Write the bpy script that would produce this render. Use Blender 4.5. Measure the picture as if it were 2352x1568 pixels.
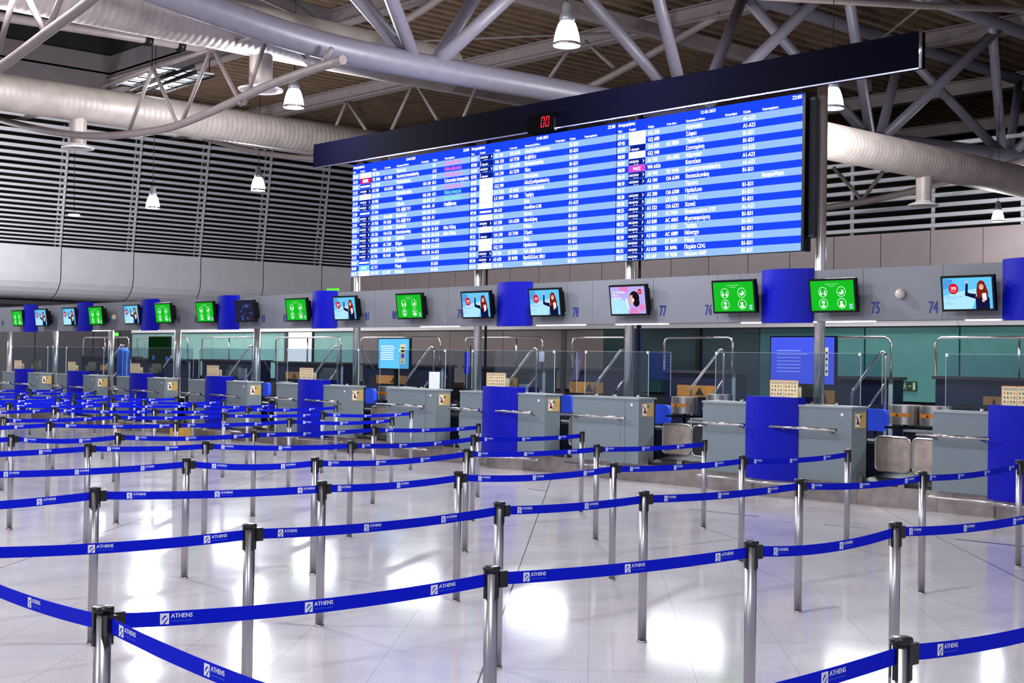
import bpy, bmesh, math, random
from mathutils import Vector, Matrix
from math import sin, cos, pi, radians, tan, atan2, sqrt

random.seed(7)
sc = bpy.context.scene
COL = sc.collection
for o in list(bpy.data.objects):
    bpy.data.objects.remove(o)

# ------------------------------------------------------------------ camera
IW, IH = 2352, 1568
FPX = 3125.475
EYE = 1.7543
YAW, PITCH, ROLL = 0.7162820 + 0.024, 0.0144204, 0.0163412
_cy, _sy = cos(YAW), sin(YAW)
_f = Vector((_sy*cos(PITCH), _cy*cos(PITCH), sin(PITCH)))
_r = Vector((_cy, -_sy, 0.0))
_u = _r.cross(_f)
CR = _r*cos(ROLL) + _u*sin(ROLL)
CU = -_r*sin(ROLL) + _u*cos(ROLL)
CF = _f
cam = bpy.data.cameras.new('camera')
cam.sensor_width = 36.0
cam.lens = 36.0*FPX/IW
cam.clip_end = 300
camo = bpy.data.objects.new('camera', cam)
COL.objects.link(camo)
M = Matrix(((CR.x, CU.x, -CF.x, 0), (CR.y, CU.y, -CF.y, 0), (CR.z, CU.z, -CF.z, EYE), (0, 0, 0, 1)))
camo.matrix_world = M
sc.camera = camo

def ray(x, y):
    return CR*((x-IW/2)/FPX) + CU*(-(y-IH/2)/FPX) + CF
def onz(x, y, z):
    w = ray(x, y); t = (z-EYE)/w.z
    return Vector((w.x*t, w.y*t, z))
def onx(x, y, X):
    w = ray(x, y); t = X/w.x
    return Vector((X, w.y*t, EYE+w.z*t))
def ony(x, y, Y):
    w = ray(x, y); t = Y/w.y
    return Vector((w.x*t, Y, EYE+w.z*t))

# ------------------------------------------------------------------ world, exposure
sc.view_settings.view_transform = 'Standard'
sc.view_settings.look = 'None'
sc.view_settings.gamma = 1
sc.view_settings.use_curve_mapping = False
sc.view_settings.exposure = 0.08
wd = bpy.data.worlds.new('world'); sc.world = wd
wd.use_nodes = True
wd.node_tree.nodes['Background'].inputs[0].default_value = (0.80, 0.83, 1.0, 1)
wd.node_tree.nodes['Background'].inputs[1].default_value = 0.55
LAMP_W = 690.0          # power of one high bay lamp
STRIP_E = 6.0
STAFF_FILL_W = 70.0

# ------------------------------------------------------------------ materials
def lin(c):
    return tuple((v/255/12.92) if v/255 <= 0.04045 else ((v/255+0.055)/1.055)**2.4 for v in c)
MATS = {}
def mat(name, rgb, rough=0.5, metal=0.0, noise=0.0, nscale=20.0, emit=0.0, spec=0.5, bump=0.0, stretch=None, coat=0.0):
    if name in MATS: return MATS[name]
    m = bpy.data.materials.new(name); m.use_nodes = True
    nt = m.node_tree; b = nt.nodes['Principled BSDF']
    c = lin(rgb)
    b.inputs['Base Color'].default_value = (*c, 1)
    b.inputs['Roughness'].default_value = rough
    b.inputs['Metallic'].default_value = metal
    b.inputs['Specular IOR Level'].default_value = spec
    b.inputs['Coat Weight'].default_value = coat
    if emit > 0:
        b.inputs['Emission Color'].default_value = (*c, 1)
        b.inputs['Emission Strength'].default_value = emit
        b.inputs['Base Color'].default_value = (c[0]*.1, c[1]*.1, c[2]*.1, 1)
    if noise > 0 or bump > 0:
        tc = nt.nodes.new('ShaderNodeTexCoord'); mp = nt.nodes.new('ShaderNodeMapping')
        if stretch: mp.inputs['Scale'].default_value = stretch
        n = nt.nodes.new('ShaderNodeTexNoise'); n.inputs['Scale'].default_value = nscale
        n.inputs['Detail'].default_value = 5
        nt.links.new(tc.outputs['Object'], mp.inputs['Vector']); nt.links.new(mp.outputs['Vector'], n.inputs['Vector'])
        if noise > 0 and emit == 0:
            r = nt.nodes.new('ShaderNodeValToRGB')
            lo = tuple(max(0, v*(1-noise)) for v in c); hi = tuple(min(1, v*(1+noise)) for v in c)
            r.color_ramp.elements[0].color = (*lo, 1); r.color_ramp.elements[1].color = (*hi, 1)
            r.color_ramp.elements[0].position = .3; r.color_ramp.elements[1].position = .7
            nt.links.new(n.outputs['Fac'], r.inputs['Fac']); nt.links.new(r.outputs['Color'], b.inputs['Base Color'])
        if bump > 0:
            bp = nt.nodes.new('ShaderNodeBump'); bp.inputs['Strength'].default_value = bump
            nt.links.new(n.outputs['Fac'], bp.inputs['Height']); nt.links.new(bp.outputs['Normal'], b.inputs['Normal'])
    MATS[name] = m
    return m

def floor_material():
    m = bpy.data.materials.new('polished_granite_tiles'); m.use_nodes = True
    nt = m.node_tree; b = nt.nodes['Principled BSDF']; N = nt.nodes.new; L = nt.links.new
    tc = N('ShaderNodeTexCoord'); mp = N('ShaderNodeMapping'); mp.vector_type = 'POINT'
    mp.inputs['Rotation'].default_value = (0, 0, 0.80)       # u across, v along the joints
    L(tc.outputs['Object'], mp.inputs['Vector'])
    sp = N('ShaderNodeSeparateXYZ'); L(mp.outputs['Vector'], sp.inputs[0])
    def math(op, a, bb=None, c=None):
        n = N('ShaderNodeMath'); n.operation = op
        for i, v in enumerate((a, bb, c)):
            if v is None: continue
            if isinstance(v, (int, float)): n.inputs[i].default_value = v
            else: L(v, n.inputs[i])
        return n.outputs[0]
    def joint(sock, period, off, width):
        t = math('PINGPONG', math('ADD', sock, off), period/2)
        return math('LESS_THAN', t, width/2)
    th = 0.004
    a = joint(sp.outputs['X'], .6, 0, th); c = joint(sp.outputs['Y'], .6, .12, th)
    a2 = joint(sp.outputs['X'], 4.2, .6, .011); 
    fine = math('MAXIMUM', a, c)
    # speckle
    n1 = N('ShaderNodeTexNoise'); n1.inputs['Scale'].default_value = 160; n1.inputs['Detail'].default_value = 3
    L(tc.outputs['Object'], n1.inputs['Vector'])
    n2 = N('ShaderNodeTexVoronoi'); n2.inputs['Scale'].default_value = 75
    L(tc.outputs['Object'], n2.inputs['Vector'])
    n3 = N('ShaderNodeTexNoise'); n3.inputs['Scale'].default_value = 1.4; n3.inputs['Detail'].default_value = 4
    L(tc.outputs['Object'], n3.inputs['Vector'])
    cr = N('ShaderNodeValToRGB'); e = cr.color_ramp.elements
    e[0].position = .36; e[0].color = (*lin((168, 162, 168)), 1); e[1].position = .6; e[1].color = (*lin((228, 223, 230)), 1)
    L(n1.outputs['Fac'], cr.inputs['Fac'])
    mx = N('ShaderNodeMix'); mx.data_type = 'RGBA'; mx.blend_type = 'MULTIPLY'; mx.inputs['Factor'].default_value = .5
    cr2 = N('ShaderNodeValToRGB'); e = cr2.color_ramp.elements
    e[0].position = .04; e[0].color = (.35, .34, .36, 1); e[1].position = .14; e[1].color = (1, 1, 1, 1)
    L(n2.outputs['Distance'], cr2.inputs['Fac'])
    L(cr.outputs[0], mx.inputs[6]); L(cr2.outputs[0], mx.inputs[7])
    mx2 = N('ShaderNodeMix'); mx2.data_type = 'RGBA'; mx2.blend_type = 'MULTIPLY'; mx2.inputs['Factor'].default_value = .5
    cr3 = N('ShaderNodeValToRGB'); e = cr3.color_ramp.elements
    e[0].position = .3; e[0].color = (.72, .72, .73, 1); e[1].position = .65; e[1].color = (1, 1, 1, 1)
    L(n3.outputs['Fac'], cr3.inputs['Fac'])
    L(mx.outputs[2], mx2.inputs[6]); L(cr3.outputs[0], mx2.inputs[7])
    j1 = N('ShaderNodeMix'); j1.data_type = 'RGBA'; L(math('MULTIPLY', fine, .45), j1.inputs['Factor'])
    L(mx2.outputs[2], j1.inputs[6]); j1.inputs[7].default_value = (.12, .11, .12, 1)
    j2 = N('ShaderNodeMix'); j2.data_type = 'RGBA'; L(a2, j2.inputs['Factor'])
    L(j1.outputs[2], j2.inputs[6]); j2.inputs[7].default_value = (.02, .02, .022, 1)
    L(j2.outputs[2], b.inputs['Base Color'])
    rr = N('ShaderNodeMapRange'); rr.inputs[3].default_value = .07; rr.inputs[4].default_value = .17
    L(n3.outputs['Fac'], rr.inputs[0]); L(rr.outputs[0], b.inputs['Roughness'])
    b.inputs['Specular IOR Level'].default_value = .21
    return m

def glass_mat(name, tint=(235, 245, 250), refl=.07, rough=.02):
    m = bpy.data.materials.new(name); m.use_nodes = True
    nt = m.node_tree; nt.nodes.clear(); N = nt.nodes.new
    o = N('ShaderNodeOutputMaterial'); t = N('ShaderNodeBsdfTransparent'); g = N('ShaderNodeBsdfGlossy'); mx = N('ShaderNodeMixShader')
    t.inputs[0].default_value = (*lin(tint), 1); g.inputs['Roughness'].default_value = rough
    lw = N('ShaderNodeLayerWeight'); lw.inputs['Blend'].default_value = .15
    ma = N('ShaderNodeMath'); ma.operation = 'MULTIPLY_ADD'; ma.inputs[1].default_value = .35; ma.inputs[2].default_value = refl*.4
    nt.links.new(lw.outputs['Facing'], ma.inputs[0]); nt.links.new(ma.outputs[0], mx.inputs[0])
    nt.links.new(t.outputs[0], mx.inputs[1]); nt.links.new(g.outputs[0], mx.inputs[2]); nt.links.new(mx.outputs[0], o.inputs[0])
    return m

STEEL = mat('brushed_stainless_steel', (176, 174, 180), .34, 1.0, .12, 30, stretch=(1, 1, .05))
CHROME = mat('polished_steel_tube', (205, 200, 200), .16, 1.0)
BLACK = mat('black_plastic', (8, 8, 10), .45, spec=.2)
CAPB = mat('black_cap_plastic', (14, 15, 20), .3)
BELT = mat('royal_blue_webbing', (3, 24, 208), .8, 0, .08, 300, spec=.15)
WHITE = mat('white_print', (235, 238, 245), .6)
LBLUE = mat('pale_blue_print', (70, 120, 225), .6)
NAVY = mat('navy_print', (16, 36, 130), .5)
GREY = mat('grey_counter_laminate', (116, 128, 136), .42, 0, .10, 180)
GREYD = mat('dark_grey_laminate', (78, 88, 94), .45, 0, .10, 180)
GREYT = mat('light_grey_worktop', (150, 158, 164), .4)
BLUEP = mat('royal_blue_laminate', (0, 9, 170), .5, 0, .05, 180, spec=.2)
FASC = mat('grey_fascia_panel', (120, 122, 132), .5, 0, .06, 60)
KICK = mat('worn_stainless_plinth', (168, 158, 152), .38, 1.0, .18, 6)
BELTB = mat('black_conveyor_rubber', (16, 17, 22), .45)
PIPE = mat('painted_grey_steel_tube', (106, 101, 114), .45, 0, .08, 8, spec=.6)
PIPE2 = mat('painted_taupe_steel', (120, 108, 108), .5, 0, .1, 6)
DECK = mat('corrugated_roof_deck', (104, 84, 68), .7, 0, .22, 3, spec=.2)
DUCT = mat('galvanised_spiral_duct', (180, 168, 162), .5, .2, .14, 3)
_n = DUCT.node_tree; _w = _n.nodes.new('ShaderNodeTexWave'); _w.inputs['Scale'].default_value = 2.6; _t = _n.nodes.new('ShaderNodeTexCoord'); _b = _n.nodes.new('ShaderNodeBump'); _b.inputs['Strength'].default_value = .2; _b.inputs['Distance'].default_value = .02
_n.links.new(_t.outputs['Object'], _w.inputs['Vector']); _n.links.new(_w.outputs['Fac'], _b.inputs['Height']); _n.links.new(_b.outputs['Normal'], _n.nodes['Principled BSDF'].inputs['Normal'])
WALLP = mat('warm_grey_wall_panel', (172, 156, 156), .45, 0, .04, 2)
WALLW = mat('off_white_curved_panel', (214, 212, 218), .5, 0, .04, 2)
SLAT = mat('silver_louvre_slat', (212, 208, 214), .45)
DARK = mat('unlit_void_black', (7, 7, 9), .9)
DGREY = mat('dark_charcoal_panel', (40, 40, 46), .6, 0, .1, 5)
TEAL = mat('teal_backpainted_glass', (78, 132, 128), .16, 0, .05, 3)
TEALD = mat('deep_teal_backpainted_glass', (38, 58, 62), .14, 0, .08, 3)
COLM = mat('satin_steel_column', (206, 200, 198), .26, .75, .06, 10, stretch=(1, 1, .05))
TEALL = mat('pale_teal_backpainted_glass', (126, 164, 158), .16, 0, .05, 3)
TAUPE = mat('taupe_backpainted_glass', (116, 103, 101), .2, 0, .05, 3)
INKN = mat('ink_navy_cabinet', (18, 24, 48), .3, 0, .1, 4)
LEDGE = mat('dark_stone_ledge', (52, 46, 54), .25)
BEAM = mat('blue_black_beam_cladding', (2, 2, 15), .85, spec=.03)
CREAM = mat('cream_notice_paper', (226, 214, 176), .6)
ORANGE = mat('orange_print', (226, 132, 24), .5)
BROWN = mat('brown_timber_panel', (146, 98, 40), .55, 0, .2, 12)
SEATB = mat('blue_chair_fabric', (28, 74, 222), .7)
RED = mat('red_print', (190, 24, 44), .5)
GREEN = mat('green_print', (50, 120, 60), .5)
ACR = glass_mat('clear_acrylic', (228, 236, 242), .06)
ACRE = mat('acrylic_edge', (190, 205, 215), .2, 0)
LEDGLASS = glass_mat('lamp_glass', (255, 255, 255), .1)

def em(name, rgb, s=1.0):
    if name in MATS: return MATS[name]
    m = bpy.data.materials.new(name); m.use_nodes = True
    nt = m.node_tree; nt.nodes.clear()
    o = nt.nodes.new('ShaderNodeOutputMaterial'); e = nt.nodes.new('ShaderNodeEmission')
    e.inputs[0].default_value = (*lin(rgb), 1); e.inputs[1].default_value = s
    nt.links.new(e.outputs[0], o.inputs[0]); MATS[name] = m
    return m
E_DK = em('led_royal_blue', (26, 66, 232), 1.15)
E_LT = em('led_light_blue', (148, 188, 253), 1.08)
E_WH = em('led_white', (255, 255, 255), 1.5)
E_NV = em('led_navy_logo', (12, 34, 140), 1.0)
E_PK = em('led_pink', (250, 120, 215), 1.1)
E_RD = em('led_red', (214, 24, 90), 1.1)
E_GR = em('led_green', (120, 240, 190), 1.1)
E_CY = em('led_cyan', (110, 215, 250), 1.1)
E_MG = em('led_magenta', (214, 70, 200), 1.1)
S_GREEN = em('screen_green', (22, 176, 34), 1.15)
S_GW = em('screen_white', (222, 255, 226), 1.2)
S_BLUE = em('screen_sky', (96, 190, 244), 1.1)
S_BLUE2 = em('screen_pale_sky', (168, 220, 252), 1.1)
S_TXT = em('screen_text_blue', (40, 110, 200), .9)
S_RED = em('screen_red', (206, 16, 34), 1.1)
S_HAIR = em('screen_auburn', (140, 36, 22), .8)
S_SKIN = em('screen_skin', (238, 176, 156), 1.0)
S_NAVY = em('screen_navy', (22, 24, 66), .8)
S_WHITE = em('screen_plain_white', (240, 244, 255), 1.1)
S_PINK = em('screen_pink', (230, 130, 200), 1.0)
S_LIL = em('screen_lilac', (182, 170, 236), 1.05)
S_HAIRB = em('screen_black_hair', (34, 22, 40), .6)
S_DIM = em('screen_dim_slate', (48, 44, 74), .7)
S_DIM2 = em('screen_dim_mauve', (120, 98, 120), .6)
S_ROY = em('screen_royal', (72, 92, 236), 1.0)
S_ROYL = em('screen_royal_text', (150, 165, 250), 1.0)
S_YEL = em('screen_cream', (238, 232, 180), .9)
E_LAMP = em('lamp_white', (238, 246, 255), 14.0)
E_STRIP = em('tube_white', (255, 244, 235), STRIP_E)
E_7SEG = em('seven_segment_red', (255, 40, 60), 1.6)
E_EXIT = em('exit_green', (90, 220, 60), 1.3)

# ------------------------------------------------------------------ mesh builder
class MB:
    def __init__(s): s.v = []; s.f = []; s.m = []; s.mats = []; s.sm = []
    def mi(s, mt):
        if mt not in s.mats: s.mats.append(mt)
        return s.mats.index(mt)
    def poly(s, pts, mt, smooth=False):
        b = len(s.v); s.v += [tuple(p) for p in pts]
        s.f.append(tuple(range(b, b+len(pts)))); s.m.append(s.mi(mt)); s.sm.append(smooth)
    def raw(s, vs, fs, mt, smooth=False):
        b = len(s.v); s.v += [tuple(p) for p in vs]; k = s.mi(mt)
        for f in fs: s.f.append(tuple(b+i for i in f)); s.m.append(k); s.sm.append(smooth)
    def box(s, a, c, mt):
        x0, x1 = sorted((a[0], c[0])); y0, y1 = sorted((a[1], c[1])); z0, z1 = sorted((a[2], c[2]))
        vs = [(x0,y0,z0),(x1,y0,z0),(x1,y1,z0),(x0,y1,z0),(x0,y0,z1),(x1,y0,z1),(x1,y1,z1),(x0,y1,z1)]
        s.raw(vs, [(0,3,2,1),(4,5,6,7),(0,1,5,4),(1,2,6,5),(2,3,7,6),(3,0,4,7)], mt)
    def tube(s, pts, r, mt, n=12, cap=True):
        pts = [Vector(p) for p in pts]; rr = r if isinstance(r, (list, tuple)) else [r]*len(pts)
        b = len(s.v); up = None; k = s.mi(mt)
        for i, p in enumerate(pts):
            t = (pts[min(i+1, len(pts)-1)]-pts[max(i-1, 0)]).normalized()
            if up is None:
                up = Vector((0, 0, 1)) if abs(t.z) < .9 else Vector((1, 0, 0))
            a = t.cross(up).normalized(); up = a.cross(t).normalized()
            for j in range(n):
                q = 2*pi*j/n; s.v.append(tuple(p+(a*cos(q)+up*sin(q))*rr[i]))
        for i in range(len(pts)-1):
            for j in range(n):
                j2 = (j+1) % n
                s.f.append((b+i*n+j, b+i*n+j2, b+(i+1)*n+j2, b+(i+1)*n+j)); s.m.append(k); s.sm.append(True)
        if cap:
            s.f.append(tuple(b+j for j in range(n))[::-1]); s.m.append(k); s.sm.append(False)
            e = b+(len(pts)-1)*n
            s.f.append(tuple(e+j for j in range(n))); s.m.append(k); s.sm.append(False)
    def lathe(s, prof, mt, n=24, c=(0, 0, 0), smooth=True):
        b = len(s.v); k = s.mi(mt)
        for (r, z) in prof:
            for j in range(n):
                q = 2*pi*j/n; s.v.append((c[0]+r*cos(q), c[1]+r*sin(q), c[2]+z))
        for i in range(len(prof)-1):
            for j in range(n):
                j2 = (j+1) % n
                s.f.append((b+i*n+j, b+i*n+j2, b+(i+1)*n+j2, b+(i+1)*n+j)); s.m.append(k); s.sm.append(smooth)
    def build(s, name, parent=None, loc=None):
        me = bpy.data.meshes.new(name); me.from_pydata(s.v, [], s.f)
        for mt in s.mats: me.materials.append(mt)
        me.polygons.foreach_set('material_index', s.m); me.polygons.foreach_set('use_smooth', s.sm)
        me.update()
        o = bpy.data.objects.new(name, me); COL.objects.link(o)
        if parent: o.parent = parent
        if loc: o.location = loc
        return o

def tag(o, label=None, cat=None, group=None, kind=None):
    if label: o['label'] = label
    if cat: o['category'] = cat
    if group: o['group'] = group
    if kind: o['kind'] = kind
    return o
def thing(name, label, cat, loc=(0, 0, 0), rz=0.0, group=None):
    o = bpy.data.objects.new(name, None); COL.objects.link(o)
    o.empty_display_size = .1
    o.location = loc; o.rotation_euler = (0, 0, rz)
    return tag(o, label, cat, group)
def struct(o, label=None):
    o['kind'] = 'structure'
    if label: o['label'] = label
    return o
def dup(root, loc, rz, label, group=None):
    r = root.copy(); COL.objects.link(r); r.location = loc; r.rotation_euler = (0, 0, rz); r['label'] = label
    if group: r['group'] = group
    for ch in root.children:
        c = ch.copy(); COL.objects.link(c); c.parent = r
        for g in ch.children:
            d = g.copy(); COL.objects.link(d); d.parent = c
    return r
RF = -pi/2       # things that face the queue: local x runs to the viewer's right, local y away

TC = {}
def text2d(s):
    """flat glyph mesh of a string, unit size, origin at its left baseline"""
    if s in TC: return TC[s]
    cu = bpy.data.curves.new('t', 'FONT'); cu.body = s; cu.size = 1.0; cu.resolution_u = 2
    o = bpy.data.objects.new('t', cu); COL.objects.link(o)
    dg = bpy.context.evaluated_depsgraph_get()
    me = bpy.data.meshes.new_from_object(o.evaluated_get(dg))
    vs = [(v.co.x, v.co.y) for v in me.vertices]; fs = [tuple(p.vertices) for p in me.polygons]
    bpy.data.objects.remove(o); bpy.data.curves.remove(cu); bpy.data.meshes.remove(me)
    w = max([v[0] for v in vs] or [0])
    TC[s] = (vs, fs, w)
    return TC[s]
def put_text(mb, s, x, z, h, mt, y=0.0, sx=1.0, maxw=None, align='l', bold=0.0):
    """text in the local x-z plane facing -y; h = cap height"""
    vs, fs, w = text2d(s)
    k = h/0.70
    if maxw and w*k*sx > maxw: sx = maxw/(w*k)
    off = 0 if align == 'l' else (-w*k*sx if align == 'r' else -w*k*sx/2)
    for d in ((0,) if not bold else (0, bold)):
        mb.raw([(x+off+v[0]*k*sx+d, y-d*.01, z+v[1]*k) for v in vs], fs, mt)
def disc(mb, x, z, r, mt, y=0, n=20, sx=1.0):
    mb.poly([(x+r*sx*cos(2*pi*i/n), y, z+r*sin(2*pi*i/n)) for i in range(n)], mt)
def ring(mb, x, z, r, w, mt, y=0, n=20, sx=1.0):
    for i in range(n):
        a, b = 2*pi*i/n, 2*pi*(i+1)/n
        mb.poly([(x+r*sx*cos(a), y, z+r*sin(a)), (x+r*sx*cos(b), y, z+r*sin(b)),
                 (x+(r-w)*sx*cos(b), y, z+(r-w)*sin(b)), (x+(r-w)*sx*cos(a), y, z+(r-w)*sin(a))], mt)
def quad(mb, x0, x1, z0, z1, mt, y=0):
    mb.poly([(x0, y, z0), (x1, y, z0), (x1, y, z1), (x0, y, z1)], mt)


# ------------------------------------------------------------------ structure
ZR = 10.2            # underside of the roof deck
YE = 46.0            # end wall
XW = 33.0            # far long wall
XG = 20.5            # glazed back wall behind the desks
mb = MB(); mb.box((-14, -12, -.2), (XW+1, YE+3, 0), floor_material())
struct(mb.build('floor'))

# corrugated roof deck with a rooflight well in it
HX0, HX1, HY0, HY1 = 12.0, 18.9, 27.5, 39.2
XR_END = 72.0
mb = MB(); per = .42; y = -4.0
def deckstrip(mb, y, xa, xb):
    prof = [(0, 0), (.17, 0), (.20, .13), (.39, .13), (.42, 0)]
    for (a, za), (b, zb) in zip(prof, prof[1:]):
        mb.poly([(xa, y+a, ZR+za), (xa, y+b, ZR+zb), (xb, y+b, ZR+zb), (xb, y+a, ZR+za)], DECK)
while y < YE+1:
    if HY0 < y+per/2 < HY1: deckstrip(mb, y, -12, HX0); deckstrip(mb, y, HX1, XR_END)
    else: deckstrip(mb, y, -12, XR_END)
    y += per
mb.box((-12, -4, ZR+.14), (XR_END, HY0, ZR+.2), DECK); mb.box((-12, HY1, ZR+.14), (XR_END, YE+1, ZR+.2), DECK)
mb.box((-12, HY0, ZR+.09), (HX0, HY1, ZR+.2), DECK); mb.box((HX1, HY0, ZR+.14), (XR_END, HY1, ZR+.2), DECK)
# side walls and dark cover of the well
WELL = mat('dim_well_lining', (92, 84, 88), .7, 0, .12, 1.5)
WZ = .72
mb.box((HX0-.1, HY0-.1, ZR-.3), (HX0, HY1+.1, ZR+WZ), WELL); mb.box((HX1, HY0-.1, ZR-.3), (HX1+.1, HY1+.1, ZR+WZ), WELL)
mb.box((HX0, HY0-.1, ZR-.3), (HX1, HY0, ZR+WZ), WELL); mb.box((HX0, HY1, ZR-.3), (HX1, HY1+.1, ZR+WZ), WELL)
mb.box((HX0-.1, HY0-.1, ZR+3.0), (HX1+.1, HY1+.1, ZR+3.1), DARK)
mb.box((HX0-.1, HY0-.1, ZR+WZ), (HX0-.05, HY1+.1, ZR+3.0), DARK); mb.box((HX1+.05, HY0-.1, ZR+WZ), (HX1+.1, HY1+.1, ZR+3.0), DARK)
mb.box((HX0-.1, HY1+.05, ZR+WZ), (HX1+.1, HY1+.1, ZR+3.0), DARK); mb.box((HX0-.1, HY0-.1, ZR+WZ), (HX1+.1, HY0-.05, ZR+3.0), DARK)
struct(mb.build('ceiling'))

# end wall: dark void, curved white apron, louvre above
def prof_end(z):      # distance the skin leans towards the hall
    if z > 5.5: return YE-(z-5.5)*.14
    if z > 4.5: return YE
    t = (4.5-z)/.85
    return YE+1.2*(1-sqrt(max(0, 1-t*t))) if t < 1 else YE+1.2
seams = [onx and ony(px, 580, YE).x for px in (-40, 141, 307, 462, 605, 744)]
dS = 2.75; s0 = seams[1]
seams = [s0+dS*k for k in range(-6, 7)]
mb = MB()
zs = [3.66, 3.68, 3.72, 3.8, 3.9, 4.05, 4.25, 4.5, 4.75, 5.1, 5.5]
for a, b in zip(seams, seams[1:]):
    b2 = min(b, XW); 
    if a >= XW: break
    g = .015
    for z0, z1 in zip(zs, zs[1:]):
        mb.poly([(a+g, prof_end(z0), z0), (b2-g, prof_end(z0), z0), (b2-g, prof_end(z1), z1), (a+g, prof_end(z1), z1)], WALLW, True)
mb.box((-12, YE+1.25, 3.5), (XR_END, YE+1.35, ZR), DARK)
mb.box((-12, YE+.5, 3.45), (XW, YE+1.3, 3.6), DGREY)
mb.box((-12, YE+1.4, 0), (XW, YE+1.6, 3.5), mat('dim_grey_wall_panel', (92, 88, 94), .5, 0, .06, 2))
for k in range(-3, 12):
    mb.box((k*2.2+.4, YE+1.385, 0), (k*2.2+.42, YE+1.4, 3.45), BLACK)
struct(mb.build('wall_end'))
lv = thing('louvre_screen', 'silver horizontal louvre screen above the curved white end wall', 'louvre', (0, 0, 0))
mb = MB(); z = 5.58
while z < 9.9:
    step = .125+.155*(z-5.5)/4.2; th_ = .05+.075*(z-5.5)/4.2
    y = prof_end(z)
    for a, b in zip(seams, seams[1:]):
        b2 = min(b, XW-.05)
        if a >= XW: break
        mb.box((a+.03, y-.05, z), (b2-.03, y+.07, z+th_), SLAT)
    z += step
struct(lv)
mb.build('slat', lv)['kind'] = 'stuff'
for a in seams:
    if a < XW-.2:
        m2 = MB(); m2.tube([(a, prof_end(5.5)+.12, 5.5), (a, prof_end(9.8)+.12, 9.8)], .05, SLAT, 8); m2.build('upright', lv)
        m2 = MB()
        zz = 5.6
        m2.tube([(a, prof_end(5.5)+.55, 5.5), (a, prof_end(9.8)+.55, 9.8)], .035, SLAT, 6)
        while zz < 9.4:
            m2.tube([(a, prof_end(zz)+.12, zz), (a, prof_end(zz+.4)+.55, zz+.4), (a, prof_end(zz+.8)+.12, zz+.8)], .018, SLAT, 5, False); zz += .8
        m2.build('bracket', lv)

# far long wall: warm grey panels, louvre above
mb = MB()
ps = [onx(px, 640, XW).y for px in (2257, 2140, 2029, 1925, 1823, 1726, 1636, 1548, 1465, 1386, 1312.6, 1241.6, 1173, 1104, 1046, 987.5, 930.6, 877)]
dP = (ps[-1]-ps[0])/(len(ps)-1)
y = ps[0]-dP*14
WT = onx(2100, 531.5, XW).z
while y < YE:
    y2 = min(y+dP, YE)
    mb.box((XW, y+.012, 3.2), (XW+.1, y2-.012, WT), WALLP); y += dP
mb.box((XW+.12, -12, 0), (XW+.25, YE+1.3, WT), BLACK)
mb.box((XW, -12, 0), (XW+.1, YE, 3.18), DGREY)
mb.box((XW+1.2, -12, WT), (XW+1.3, YE+1.3, WT+2.5), DARK); mb.box((XR_END, -12, 0), (XR_END+.2, YE+1.3, ZR), DARK); mb.box((XW+1.2, -12, WT+2.5), (XR_END, YE+1.3, WT+2.6), DARK)
struct(mb.build('wall_back'))
lv2 = thing('louvre_screen', 'silver horizontal louvre screen above the grey panelled long wall', 'louvre', (0, 0, 0))
struct(lv2)
mb = MB(); z = WT+.08
while z < WT+2.4:
    mb.box((XW-.02, -4, z), (XW+.1, YE-.3, z+.1), SLAT); z += .27
mb.build('slat', lv2)['kind'] = 'stuff'
yy = onx(1950, 500, XW).y
for k in range(-5, 7):
    m2 = MB(); m2.tube([(XW+.16, yy+k*2.55, WT), (XW+.16, yy+k*2.55, WT+2.4)], .055, SLAT, 8); m2.build('upright', lv2)

# glazed back wall behind the desks
mb = MB()
GT = 3.15
Yg = lambda px: onx(px, 800, XG).y
segs = [(303, 408, TEALL), (408, 488, TEALL), (488, 560, TEALL), (560, 600, TEALL), (600, 640, TEALL), (640, 655, TEALL),
        (718, 822, TEALL), (822, 918, TAUPE), (918, 1033, TAUPE), (1033, 1155, TAUPE), (1155, 1290, TAUPE), (1290, 1386, TAUPE),
        (1386, 1600, TEALD), (1610, 1745, TEALD), (1745, 1985, TEALD)]
segs[-1] = (1745, 1880, mat('mid_teal_backpainted_glass', (52, 92, 96), .14, 0, .08, 3))
segs += [(1880, 1985, TEAL), (1987, 2203, TEAL), (2205, 2420, TEAL), (2422, 2700, TEAL)]
zl = 1.18
for a, b, mt in segs:
    mb.box((XG, Yg(a)-.008, zl), (XG+.06, Yg(b)+.008, 2.44), mt)
mb.box((XG+.02, Yg(303), 0), (XG+.1, Yg(2800), zl-.03), DARK)
mb.box((XG+.07, Yg(303), .0), (XG+.09, Yg(2800), 2.44), BLACK)
BANDM = mat('white_bulkhead', (214, 208, 212), .5)
mb.box((XG-.03, Yg(303), 2.455), (XG+.2, Yg(2800), 2.72), BANDM)
mb.box((XG-.04, Yg(303), 2.44), (XG+.2, Yg(2800), 2.458), BLACK)
mb.box((XG-.02, Yg(303), zl-.03), (XG+.0, Yg(655), zl), BLACK)
mb.box((XG+.25, -2, 2.72), (XG-.1, Yg(303), 2.80), mat('low_soffit', (150, 150, 155), .7))
mb.box((XG-.005, Yg(718), 0), (XG+.03, Yg(662), 2.44), em('doorway_glow', (240, 242, 248), 1.1))  # glowing panel stands for the lit room beyond the doorway
mb.box((XG-.03, Yg(655), 0), (XG+.06, Yg(662), 2.44), DGREY); mb.box((XG-.03, Yg(718), 0), (XG+.06, Yg(721), 2.44), BLACK)
mb.box((XG-.05, Yg(1601), .9), (XG+.02, Yg(1611), 2.44), BLACK)
mb.box((XG-.02, Yg(1290), .6), (XG-.01, Yg(1300), 2.44), DGREY)
struct(mb.build('window_1'), 'glazed teal and taupe back wall behind the desks')

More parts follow.
